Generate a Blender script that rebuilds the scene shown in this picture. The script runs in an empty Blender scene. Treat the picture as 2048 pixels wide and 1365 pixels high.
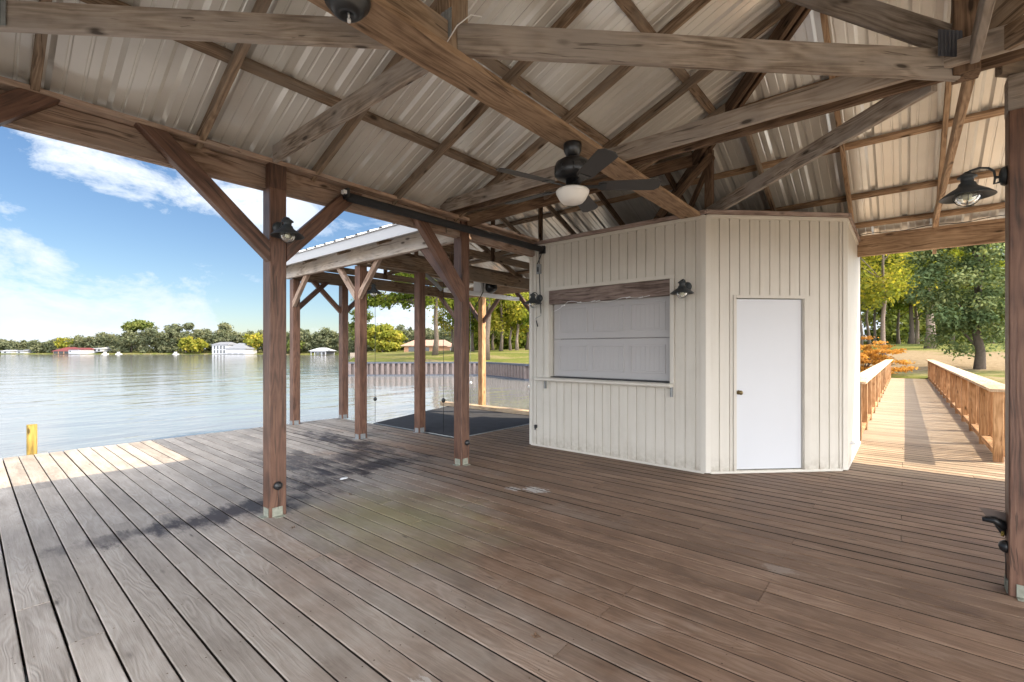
import bpy, math, random
import numpy as np
from mathutils import Vector, Matrix
random.seed(7); RNG = np.random.default_rng(7)
scene = bpy.context.scene
C = scene.collection
R_ = math.radians

# ------------------------------------------------------------------ camera, sky, sun, exposure
# world: x runs along the footbridge, y runs along the deck boards, z = 0 on the deck
cam_d = bpy.data.cameras.new('camera'); cam = bpy.data.objects.new('camera', cam_d); C.objects.link(cam)
cam_d.sensor_width = 36; cam_d.lens = 927/2048*36; cam_d.shift_y = 17.5/2048
cam_d.clip_start = 0.05; cam_d.clip_end = 3000
cam.location = (0, 0, 1.42); cam.rotation_euler = (R_(90), 0, R_(-(90-40.26)))
scene.camera = cam

SUN = Vector((0.57, -0.865, 1.0)).normalized()
sun_el = math.asin(SUN.z); sun_az = math.atan2(SUN.x, SUN.y)
world = bpy.data.worlds.new("World"); scene.world = world; world.use_nodes = True

def nd(t, typ, **kw):
    n = t.nodes.new(typ)
    for k, v in kw.items():
        if k.startswith('i_'):
            n.inputs[k[2:].replace('_', ' ')].default_value = v
        else: setattr(n, k, v)
    return n
def lk(t, a, b): t.links.new(a, b)
def ramp(t, fac, stops, interp='LINEAR'):
    r = t.nodes.new('ShaderNodeValToRGB'); r.color_ramp.interpolation = interp
    while len(r.color_ramp.elements) < len(stops): r.color_ramp.elements.new(0.5)
    for e, (p, c) in zip(r.color_ramp.elements, stops):
        e.position = p; e.color = (c if len(c) == 4 else (*c, 1)) if hasattr(c, '__len__') else (c, c, c, 1)
    lk(t, fac, r.inputs[0]); return r.outputs[0]
def mth(t, op, a, b=None, c=None, clamp=False):
    m = t.nodes.new('ShaderNodeMath'); m.operation = op; m.use_clamp = clamp
    for i, v in enumerate((a, b, c)):
        if v is None: continue
        if isinstance(v, (int, float)): m.inputs[i].default_value = v
        else: lk(t, v, m.inputs[i])
    return m.outputs[0]
def mixc(t, fac, a, b, blend='MIX'):
    m = t.nodes.new('ShaderNodeMix'); m.data_type = 'RGBA'; m.blend_type = blend
    for s, v in ((m.inputs[0], fac), (m.inputs[6], a), (m.inputs[7], b)):
        if isinstance(v, (int, float)): s.default_value = v
        elif hasattr(v, '__len__'): s.default_value = v if len(v) == 4 else (*v, 1)
        else: lk(t, v, s)
    return m.outputs[2]
def noise(t, vec, scale, detail=4, rough=.55, dist=0.0, out=0):
    n = t.nodes.new('ShaderNodeTexNoise'); n.inputs['Scale'].default_value = scale
    n.inputs['Detail'].default_value = detail; n.inputs['Roughness'].default_value = rough
    n.inputs['Distortion'].default_value = dist
    if vec is not None: lk(t, vec, n.inputs['Vector'])
    return n.outputs[out]
def mapping(t, vec, scale=(1, 1, 1), loc=(0, 0, 0), rot=(0, 0, 0)):
    m = t.nodes.new('ShaderNodeMapping'); m.inputs['Scale'].default_value = scale
    m.inputs['Location'].default_value = loc; m.inputs['Rotation'].default_value = rot
    lk(t, vec, m.inputs['Vector']); return m.outputs[0]
def vadd(t, a, b):
    m = t.nodes.new('ShaderNodeVectorMath'); m.operation = 'ADD'
    lk(t, a, m.inputs[0]); lk(t, b, m.inputs[1]); return m.outputs[0]

wt = world.node_tree; wt.nodes.clear()
sky = nd(wt, 'ShaderNodeTexSky', sky_type='NISHITA', sun_disc=False, sun_elevation=sun_el, sun_rotation=sun_az,
         air_density=1.0, dust_density=0.6, ozone_density=2.0, altitude=0)
tc = nd(wt, 'ShaderNodeTexCoord')
sep = nd(wt, 'ShaderNodeSeparateXYZ'); lk(wt, tc.outputs['Generated'], sep.inputs[0])
cv = mapping(wt, tc.outputs['Generated'], scale=(1, 1, 1.9), loc=(7.7, 3.2, .2))
big = noise(wt, cv, 2.9, 2, .5)
fine = noise(wt, cv, 6.5, 10, .66, .25)
cl = mth(wt, 'ADD', mth(wt, 'MULTIPLY', big, .55), mth(wt, 'MULTIPLY', fine, .6))
lowband = mth(wt, 'MULTIPLY', mth(wt, 'SUBTRACT', 1.0, mth(wt, 'MULTIPLY', mth(wt, 'MAXIMUM', sep.outputs[2], 0.0), 5.0), clamp=True), .062)
cmask = ramp(wt, mth(wt, 'ADD', cl, lowband), [(0.560, 0.0), (0.60, 0.42), (0.665, 0.93)])
shade = noise(wt, mapping(wt, cv, loc=(.12, -.1, 0)), 1.6, 5, .5)
ccol = ramp(wt, shade, [(.38, (1.9, 2.25, 2.75)), (.6, (2.9, 3.05, 3.25))])
# sky toned down; unseen bright cloud bank added behind the camera to fill the shade
elev = mth(wt, 'MAXIMUM', sep.outputs[2], 0.0)
hz = ramp(wt, elev, [(0.0, (0.40, 0.40, 0.40)), (0.10, (0.35, 0.375, 0.39)), (0.45, (0.27, 0.345, 0.405))])
skyc = mixc(wt, 1.0, sky.outputs[0], hz, 'MULTIPLY')
mixed = mixc(wt, cmask, skyc, ccol)
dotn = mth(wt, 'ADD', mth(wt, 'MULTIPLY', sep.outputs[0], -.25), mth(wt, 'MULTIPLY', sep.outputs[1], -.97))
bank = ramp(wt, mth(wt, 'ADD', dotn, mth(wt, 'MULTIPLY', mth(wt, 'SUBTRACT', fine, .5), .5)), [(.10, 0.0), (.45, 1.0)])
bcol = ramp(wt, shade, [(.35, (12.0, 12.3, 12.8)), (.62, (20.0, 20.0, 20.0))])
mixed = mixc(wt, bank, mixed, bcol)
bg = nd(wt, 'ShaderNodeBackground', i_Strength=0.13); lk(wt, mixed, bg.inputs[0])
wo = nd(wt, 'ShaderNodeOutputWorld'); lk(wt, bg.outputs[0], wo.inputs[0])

sd = bpy.data.lights.new('sun', 'SUN'); sd.energy = 3.0; sd.angle = R_(0.53); sd.color = (1.0, 0.83, 0.60)
so = bpy.data.objects.new('sun', sd); C.objects.link(so); so.rotation_euler = (-SUN).to_track_quat('-Z', 'Y').to_euler()
so.location = (20, -30, 40)
scene.view_settings.view_transform = 'Standard'; scene.view_settings.look = 'None'
scene.view_settings.exposure = 1.62; scene.view_settings.gamma = 1
scene.cycles.max_bounces = 10; scene.cycles.diffuse_bounces = 6; scene.cycles.glossy_bounces = 4
scene.cycles.transmission_bounces = 4; scene.cycles.transparent_max_bounces = 8
scene.cycles.use_denoising = True; scene.cycles.sample_clamp_indirect = 6
scene.cycles.caustics_reflective = False

# ------------------------------------------------------------------ materials
def mat(name):
    m = bpy.data.materials.new(name); m.use_nodes = True; t = m.node_tree
    b = t.nodes['Principled BSDF']; return m, t, b
def bump(t, b, h, strength=.3, dist=.01):
    n = nd(t, 'ShaderNodeBump'); n.inputs['Strength'].default_value = strength; n.inputs['Distance'].default_value = dist
    lk(t, h, n.inputs['Height']); lk(t, n.outputs[0], b.inputs['Normal'])
def plain(name, col, rough=.5, metal=0.0, spec=.5, var=.12, sc=8.0):
    m, t, b = mat(name)
    o = nd(t, 'ShaderNodeTexCoord')
    n = noise(t, o.outputs['Object'], sc, 5)
    c = mixc(t, mth(t, 'MULTIPLY', n, 1.0), tuple(x*(1-var) for x in col), tuple(min(1, x*(1+var)) for x in col))
    lk(t, c, b.inputs['Base Color']); b.inputs['Roughness'].default_value = rough
    b.inputs['Metallic'].default_value = metal; b.inputs['Specular IOR Level'].default_value = spec
    return m
def wood(name, light, midc, dark, rough=.75, knots=True, grain=1.0, grey=None, spec=.25):
    """timber with its grain along the object's local X"""
    m, t, b = mat(name)
    tcn = nd(t, 'ShaderNodeTexCoord'); oi = nd(t, 'ShaderNodeObjectInfo')
    off = nd(t, 'ShaderNodeCombineXYZ')
    lk(t, mth(t, 'MULTIPLY', oi.outputs['Random'], 37.0), off.inputs[0]); lk(t, mth(t, 'MULTIPLY', oi.outputs['Random'], 11.3), off.inputs[1])
    v = vadd(t, tcn.outputs['Object'], off.outputs[0])
    warp = noise(t, mapping(t, v, (1.3, 3, 3)), 1.2, 2, .5, 0, 1)
    wv = nd(t, 'ShaderNodeVectorMath', operation='SCALE'); lk(t, warp, wv.inputs[0]); wv.inputs['Scale'].default_value = .10
    v2 = vadd(t, v, wv.outputs[0])
    cn = noise(t, mapping(t, v2, (.45, 4.2, 4.2)), 1.6, 2, .5)
    rings_o = mth(t, 'ADD', mth(t, 'MULTIPLY', mth(t, 'SINE', mth(t, 'MULTIPLY', cn, 75.0*grain)), .5), .5)
    streak = noise(t, mapping(t, v2, (.5, 16, 16)), 2.0, 6, .7)
    fib = noise(t, mapping(t, v, (1.2, 42, 42)), 3.0, 5, .65)
    blot = noise(t, v, 2.6, 5, .6)
    g = mth(t, 'ADD', mth(t, 'ADD', mth(t, 'MULTIPLY', rings_o, .10), mth(t, 'MULTIPLY', streak, .42)), mth(t, 'ADD', mth(t, 'MULTIPLY', fib, .25), mth(t, 'MULTIPLY', blot, .42)))
    c = ramp(t, g, [(.44, dark), (.57, midc), (.70, light)])
    if grey:
        gm = ramp(t, noise(t, mapping(t, v, (.8, 2, 2)), 1.7, 4, .6), [(.42, 0.0), (.62, .85)])
        c = mixc(t, gm, c, grey)
    ck = ramp(t, noise(t, mapping(t, v2, (.7, 26, 26), loc=(3, 5, 1)), 1.6, 3, .55), [(.62, 0.0), (.66, 1.0)])
    c = mixc(t, mth(t, 'MULTIPLY', ck, .62), c, tuple(x*.45 for x in dark))
    if knots:
        vo = nd(t, 'ShaderNodeTexVoronoi'); vo.inputs['Scale'].default_value = 1.0
        lk(t, mapping(t, v2, (2.6, 7.5, 7.5)), vo.inputs['Vector'])
        k = ramp(t, vo.outputs['Distance'], [(.08, 1.0), (.11, 0.5), (.17, 0.0)])
        c = mixc(t, mth(t, 'MULTIPLY', k, .85), c, tuple(x*.28 for x in dark))
    br = mth(t, 'ADD', mth(t, 'MULTIPLY', oi.outputs['Random'], .42), .84)
    c = mixc(t, 1.0, c, br, 'MULTIPLY')
    lk(t, c, b.inputs['Base Color']); b.inputs['Roughness'].default_value = rough; b.inputs['Specular IOR Level'].default_value = spec
    bump(t, b, mth(t, 'ADD', mth(t, 'MULTIPLY', fib, .6), mth(t, 'MULTIPLY', streak, .7)), .5, .007)
    return m
M = {}
M['roofwood'] = wood('weathered_roof_timber', (.33, .242, .17), (.195, .135, .09), (.075, .047, .032), grey=(.24, .195, .155))
M['darkwood'] = wood('dark_roof_timber', (.20, .13, .085), (.12, .075, .048), (.05, .03, .02))
M['greywood'] = wood('grey_weathered_timber', (.41, .35, .30), (.255, .208, .17), (.10, .075, .058), grey=(.33, .295, .27))
M['freshwood'] = wood('honey_pine_board', (.45, .315, .21), (.32, .215, .138), (.17, .105, .064))
M['beamwood'] = wood('eave_beam_pine', (.45, .325, .25), (.31, .21, .155), (.14, .085, .058), grey=(.32, .255, .215))
M['bleached'] = wood('bleached_beam_timber', (.62, .55, .48), (.48, .41, .35), (.26, .20, .16), grey=(.55, .52, .50))
M['stained'] = wood('brown_stained_post_wood', (.165, .088, .058), (.112, .056, .037), (.048, .026, .018), rough=.48, knots=False, spec=.45)
M['railwood'] = wood('warm_cedar_rail', (.50, .31, .17), (.36, .205, .10), (.19, .095, .045))
M['railcap'] = wood('sun_bleached_rail_cap', (.62, .48, .34), (.50, .37, .25), (.30, .20, .12), knots=False)
M['header'] = wood('reddish_grey_header_board', (.33, .26, .23), (.22, .165, .145), (.08, .055, .045))
M['yellowwood'] = wood('yellow_treated_piling', (.36, .26, .07), (.27, .185, .045), (.12, .085, .025))

def metal_sheet():
    m, t, b = mat('cream_painted_sheet_metal')
    tcn = nd(t, 'ShaderNodeTexCoord'); v = tcn.outputs['Object']
    n = noise(t, v, 1.4, 5, .6)
    c = ramp(t, n, [(.3, (.74, .73, .69)), (.55, (.83, .82, .785)), (.75, (.87, .86, .83))])
    lk(t, c, b.inputs['Base Color']); b.inputs['Roughness'].default_value = .20
    b.inputs['Metallic'].default_value = .30; b.inputs['Specular IOR Level'].default_value = .7
    bump(t, b, noise(t, v, 2.2, 2, .5), .10, .05); return m
M['sheet'] = metal_sheet()

def deck_material(name, kind):
    m, t, b = mat(name)
    tcn = nd(t, 'ShaderNodeTexCoord'); at = nd(t, 'ShaderNodeAttribute', attribute_name='rnd')
    P = tcn.outputs['Object']; rnd = at.outputs['Fac']
    off = nd(t, 'ShaderNodeCombineXYZ'); lk(t, mth(t, 'MULTIPLY', rnd, 53.0), off.inputs[1]); lk(t, mth(t, 'MULTIPLY', rnd, 19.7), off.inputs[0])
    v = vadd(t, P, off.outputs[0])
    warp = noise(t, mapping(t, v, (4.0, 1.1, 4)), 1.3, 2, .5, 0, 1)
    wv = nd(t, 'ShaderNodeVectorMath', operation='SCALE'); lk(t, warp, wv.inputs[0]); wv.inputs['Scale'].default_value = .13
    v2 = vadd(t, v, wv.outputs[0])
    cn = noise(t, mapping(t, v2, (5.5, .75, 1)), 1.3, 2, .5)
    rings_o = mth(t, 'ADD', mth(t, 'MULTIPLY', mth(t, 'SINE', mth(t, 'MULTIPLY', cn, 95.0)), .5), .5)
    rings_o = mth(t, 'MULTIPLY', rings_o, ramp(t, noise(t, mapping(t, v, (2, .7, 1)), 1.1, 2, .5), [(.42, 0.15), (.6, 1.0)]))
    streak = noise(t, mapping(t, v2, (22, .8, 1)), 1.7, 6, .68)
    fib = noise(t, mapping(t, v, (60, 2.0, 20)), 2.4, 5, .7)
    blot = noise(t, mapping(t, v, (2.0, .8, 1)), 2.4, 5, .6)
    g = mth(t, 'ADD', mth(t, 'ADD', mth(t, 'MULTIPLY', rings_o, .085), mth(t, 'MULTIPLY', streak, .34)), mth(t, 'ADD', mth(t, 'MULTIPLY', fib, .20), mth(t, 'MULTIPLY', blot, .55)))
    grey = ramp(t, g, [(.36, (.19, .155, .125)), (.56, (.325, .282, .243)), (.80, (.48, .435, .395))])
    brown = ramp(t, g, [(.38, (.10, .060, .040)), (.56, (.205, .130, .088)), (.78, (.34, .245, .185))])
    honey = ramp(t, g, [(.34, (.24, .18, .125)), (.56, (.345, .27, .195)), (.82, (.45, .37, .285))])
    if kind == 'bridge':
        c = honey
    else:
        sp = nd(t, 'ShaderNodeSeparateXYZ'); lk(t, P, sp.inputs[0]); U, V = sp.outputs[0], sp.outputs[1]
        wear = noise(t, P, .8, 6, .65)
        # the stain has worn off towards the lake side and is left under the roof towards the hut
        bm = mth(t, 'ADD', mth(t, 'MULTIPLY', mth(t, 'SUBTRACT', U, mth(t, 'MULTIPLY', V, .72)), .28), mth(t, 'MULTIPLY', mth(t, 'SUBTRACT', wear, .5), 1.7))
        bm = mth(t, 'ADD', bm, mth(t, 'MULTIPLY', mth(t, 'SUBTRACT', rnd, .5), .25))
        bm = mth(t, 'SUBTRACT', bm, mth(t, 'MULTIPLY', mth(t, 'SUBTRACT', -1.2, V, clamp=True), 1.6))  # stain dropped out of view, so the paler boards bounce more light
        c = mixc(t, ramp(t, mth(t, 'ADD', bm, .34), [(.0, 0.0), (.25, .35), (.7, 1.0)]), grey, brown)
        c = mixc(t, ramp(t, mth(t, 'ADD', mth(t, 'MULTIPLY', mth(t, 'SUBTRACT', U, 6.2), .5), mth(t, 'MULTIPLY', wear, .4)), [(.15, 0.0), (.9, .8)]), c, honey)
        c = mixc(t, mth(t, 'MULTIPLY', mth(t, 'SUBTRACT', -1.6, V, clamp=True), .85), c, ramp(t, g, [(.38, (.42, .35, .27)), (.7, (.66, .58, .47))]))    # boards paled out of view, added to bounce light onto the ceiling
        # algae
        def blob(cx, cy, sx, sy, nsc=2.2, amp=.8, lo=.25, hi=.8, rot=0.0):
            mp = mapping(t, P, (1, 1, 1), (-cx, -cy, 0)); 
            if rot: mp = mapping(t, mp, (1, 1, 1), (0, 0, 0), (0, 0, rot))
            mp = mapping(t, mp, (1/sx, 1/sy, 1)); ln = nd(t, 'ShaderNodeVectorMath', operation='LENGTH'); lk(t, mp, ln.inputs[0])
            q = mth(t, 'SUBTRACT', 1.0, ln.outputs['Value'])
            q = mth(t, 'ADD', q, mth(t, 'MULTIPLY', mth(t, 'SUBTRACT', noise(t, mapping(t, v, (2.5, .8, 1)), nsc, 7, .72), .5), amp*2))
            return ramp(t, q, [(lo, 0.0), (hi, 1.0)])
        c = mixc(t, mth(t, 'MULTIPLY', blob(2.35, 3.3, .9, 1.3, 2.0, .9, .1, .9), .50), c, (.24, .23, .09))
        # mildew streaks along the drip line
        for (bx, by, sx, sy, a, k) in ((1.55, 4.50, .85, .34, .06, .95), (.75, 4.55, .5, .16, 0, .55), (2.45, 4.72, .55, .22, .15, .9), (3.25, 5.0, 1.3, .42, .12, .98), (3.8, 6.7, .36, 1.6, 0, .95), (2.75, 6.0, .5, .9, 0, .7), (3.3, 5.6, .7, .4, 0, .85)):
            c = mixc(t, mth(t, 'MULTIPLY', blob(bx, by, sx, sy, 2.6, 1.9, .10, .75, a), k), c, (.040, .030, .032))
        # pale spills
        for (bx, by, s, k) in ((3.74, 2.86, .08, .85), (3.62, 3.05, .05, .7), (3.4, .62, .06, .22), (1.25, 1.55, .04, .4)):
            c = mixc(t, mth(t, 'MULTIPLY', blob(bx, by, s*1.5, s*2.5, 14, 1.3, .3, .45), k), c, (.62, .60, .58))
    # small knots and nail heads
    vo = nd(t, 'ShaderNodeTexVoronoi'); vo.inputs['Scale'].default_value = 1.0
    lk(t, mapping(t, v2, (5.5, 1.5, 1)), vo.inputs['Vector'])
    c = mixc(t, mth(t, 'MULTIPLY', ramp(t, vo.outputs['Distance'], [(.03, 1.0), (.055, .4), (.09, 0.0)]), .75), c, (.06, .042, .032))
    vn = nd(t, 'ShaderNodeTexVoronoi'); vn.inputs['Scale'].default_value = 8.0; lk(t, v, vn.inputs['Vector'])
    c = mixc(t, mth(t, 'MULTIPLY', ramp(t, vn.outputs['Distance'], [(.035, 1.0), (.05, 0.0)]), .6), c, (.05, .04, .035))
    br = mth(t, 'ADD', mth(t, 'MULTIPLY', rnd, .30), .86); c = mixc(t, 1.0, c, br, 'MULTIPLY')
    lk(t, c, b.inputs['Base Color'])
    lk(t, ramp(t, blot, [(.3, .5), (.7, .72)]), b.inputs['Roughness']); b.inputs['Specular IOR Level'].default_value = .35
    bump(t, b, mth(t, 'ADD', mth(t, 'MULTIPLY', fib, .6), mth(t, 'MULTIPLY', rings_o, .25)), .55, .006)
    return m
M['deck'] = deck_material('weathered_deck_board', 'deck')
M['bridge_deck'] = deck_material('honey_bridge_board', 'bridge')
M['edge'] = plain('gap_shade_edge', (.035, .028, .022), .9, spec=.1)  # grimy edge colour, near black to paint in the shade of the board gaps
def siding_mat():
    m, t, b = mat('cream_vinyl_siding'); o = nd(t, 'ShaderNodeTexCoord'); P = o.outputs['Object']; sp = nd(t, 'ShaderNodeSeparateXYZ'); lk(t, P, sp.inputs[0])
    n = noise(t, P, 2.2, 5, .6); st = noise(t, mapping(t, P, (9, 9, .5)), 2.0, 4, .6)
    c = ramp(t, mth(t, 'ADD', mth(t, 'MULTIPLY', n, .5), mth(t, 'MULTIPLY', st, .5)), [(.35, (.575, .545, .485)), (.5, (.625, .595, .535)), (.68, (.655, .625, .565))])
    low = mth(t, 'SUBTRACT', 1.0, mth(t, 'MULTIPLY', sp.outputs[2], 3.2), clamp=True)
    dirt = mth(t, 'MULTIPLY', mth(t, 'POWER', low, 2.0), ramp(t, noise(t, P, 14, 5, .7), [(.4, .1), (.65, .8)]))
    c = mixc(t, dirt, c, (.30, .26, .20)); lk(t, c, b.inputs['Base Color']); b.inputs['Roughness'].default_value = .5
    bump(t, b, st, .15, .004); return m
M['siding'] = siding_mat()
M['trim'] = plain('cream_trim_paint', (.655, .625, .565), .45, var=.04)
M['door'] = plain('white_door_paint', (.62, .64, .68), .42, var=.05, sc=1.3)
M['shutter'] = plain('lavender_grey_shutter', (.46, .45, .455), .5, var=.05, sc=3)
M['fascia'] = plain('white_aluminium_fascia', (.42, .42, .43), .4, var=.05)
M['black'] = plain('black_paint', (.018, .019, .021), .38, spec=.5, var=.3)
M['blackcloth'] = plain('black_rolled_fabric', (.02, .02, .022), .8, var=.3)
M['blade'] = plain('dark_grey_blade', (.05, .048, .048), .55, var=.15)
M['opal'] = plain('opal_glass', (.82, .80, .76), .3, var=.03)
M['zinc'] = plain('galvanised_steel', (.30, .32, .33), .6, metal=.5, var=.35, sc=30)
M['zincworn'] = plain('peeling_pale_green_zinc', (.27, .28, .23), .75, var=.75, sc=22)
M['brass'] = plain('aged_brass', (.20, .15, .07), .4, metal=.8, var=.2)
M['lampmetal'] = plain('dark_slate_lamp_metal', (.035, .042, .047), .5, var=.3, sc=20)
M['bulb'] = plain('frosted_bulb', (.66, .64, .48), .25, var=.05)
M['mat'] = plain('dark_grey_dock_carpet', (.06, .062, .07), .95, spec=.1, var=.35, sc=5)
M['capmetal'] = plain('blue_grey_bulkhead_cap', (.06, .067, .09), .6, var=.15)
M['pile'] = plain('pale_vinyl_sheet_pile', (.15, .12, .115), .75, var=.4, sc=4)
M['tarp'] = plain('brown_flap', (.17, .13, .11), .7, var=.2)
M['whiteplastic'] = plain('white_plastic', (.75, .76, .78), .45, var=.06)
M['redroof'] = plain('dark_red_metal_roof', (.14, .035, .04), .5, var=.2, sc=.5)
M['tanroof'] = plain('tan_shingle_roof', (.30, .19, .145), .85, var=.2, sc=2)
M['greyroof'] = plain('grey_shingle_roof', (.15, .16, .185), .8, var=.15, sc=2)
M['whitehouse'] = plain('white_house_paint', (.36, .37, .40), .6, var=.05, sc=1)
M['brickwall'] = plain('warm_brick_wall', (.38, .20, .12), .8, var=.2, sc=3)
M['darkopen'] = plain('dark_window', (.03, .035, .04), .2, var=.1)
M['seawall'] = plain('beige_seawall', (.30, .25, .20), .85, var=.2, sc=1)
M['barkd'] = plain('dark_bark', (.10, .078, .062), .95, var=.5, sc=9)
M['barkl'] = plain('pale_bark', (.21, .165, .135), .95, var=.4, sc=9)

def glass():
    m, t, b = mat('clear_glass_globe'); b.inputs['Base Color'].default_value = (.9, .92, .85, 1)
    b.inputs['Transmission Weight'].default_value = .85; b.inputs['Roughness'].default_value = .08; b.inputs['IOR'].default_value = 1.3
    return m
M['glass'] = glass()
def leafmat(name, a, bcol, c3, trans=.52):
    m, t, b = mat(name); at = nd(t, 'ShaderNodeAttribute', attribute_name='tint')
    c = ramp(t, at.outputs['Fac'], [(0.0, a), (.5, bcol), (1.0, c3)])
    t.nodes.remove(b)
    d = nd(t, 'ShaderNodeBsdfDiffuse'); tr = nd(t, 'ShaderNodeBsdfTranslucent'); mx = nd(t, 'ShaderNodeMixShader', i_Fac=trans)
    lk(t, c, d.inputs[0]); lk(t, mixc(t, 1.0, c, (1.25, 1.25, .65), 'MULTIPLY'), tr.inputs[0]); lk(t, d.outputs[0], mx.inputs[1]); lk(t, tr.outputs[0], mx.inputs[2])
    lk(t, mx.outputs[0], t.nodes['Material Output'].inputs[0]); return m
M['leaf_green'] = leafmat('mid_green_leaves', (.055, .09, .018), (.135, .175, .03), (.32, .30, .06))
M['leaf_yellow'] = leafmat('yellow_green_leaves', (.10, .13, .025), (.25, .26, .05), (.50, .40, .08))
M['leaf_teal'] = leafmat('blue_green_needles', (.055, .09, .04), (.15, .20, .095), (.36, .38, .16), .3)
M['leaf_orange'] = leafmat('orange_autumn_leaves', (.24, .10, .025), (.42, .20, .045), (.58, .33, .10), .4)
M['leaf_far'] = leafmat('far_wood_leaves', (.07, .085, .055), (.12, .135, .08), (.20, .195, .115), .3)
M['leaf_dark'] = leafmat('dark_olive_leaves', (.045, .065, .02), (.10, .125, .035), (.22, .23, .07), .35)  # darker olive leaf tones

def ground_mat():
    m, t, b = mat('lawn'); tcn = nd(t, 'ShaderNodeTexCoord'); P = tcn.outputs['Object']
    n1 = noise(t, P, 3.5, 8, .7); n2 = noise(t, P, .22, 4, .6); n3 = noise(t, P, .09, 3, .5)
    g = ramp(t, mth(t, 'ADD', mth(t, 'MULTIPLY', n1, .5), mth(t, 'MULTIPLY', n2, .5)), [(.35, (.06, .078, .018)), (.5, (.115, .125, .028)), (.65, (.20, .175, .065))])
    d = ramp(t, n1, [(.3, (.15, .105, .06)), (.7, (.28, .215, .14))])
    sp = nd(t, 'ShaderNodeSeparateXYZ'); lk(t, P, sp.inputs[0])
    # leaf litter in the woodland beyond the bridge
    reg = mth(t, 'SUBTRACT', 1.0, mth(t, 'ABSOLUTE', mth(t, 'MULTIPLY', mth(t, 'SUBTRACT', sp.outputs[0], 46.0), .062)))
    reg = mth(t, 'MULTIPLY', reg, ramp(t, mth(t, 'MULTIPLY', sp.outputs[1], .05), [(.35, 1.0), (.65, 0.0)]))
    k = ramp(t, mth(t, 'ADD', mth(t, 'MULTIPLY', reg, .55), mth(t, 'MULTIPLY', mth(t, 'SUBTRACT', n2, .5), 1.1)), [(.0, 0.0), (.22, .95)])
    c = mixc(t, k, g, d)
    lk(t, c, b.inputs['Base Color']); b.inputs['Roughness'].default_value = .95; b.inputs['Specular IOR Level'].default_value = .1
    bump(t, b, n1, .6, .08); return m
M['lawn'] = ground_mat()
def water_mat():
    m, t, b = mat('lake_water'); tcn = nd(t, 'ShaderNodeTexCoord'); P = tcn.outputs['Object']
    b.inputs['Base Color'].default_value = (.185, .185, .18, 1); b.inputs['Roughness'].default_value = .06; b.inputs['IOR'].default_value = 1.33
    b.inputs['Specular IOR Level'].default_value = .9
    a = noise(t, mapping(t, P, (.55, 1.0, 1), rot=(0, 0, .75)), 1.1, 4, .55, .4)
    c = noise(t, mapping(t, P, (.5, 1.3, 1), rot=(0, 0, .4)), .28, 3, .55, .3)
    h = mth(t, 'ADD', mth(t, 'MULTIPLY', a, .35), mth(t, 'MULTIPLY', c, 1.1))
    bump(t, b, h, .42, .16); return m
M['water'] = water_mat()

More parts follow.
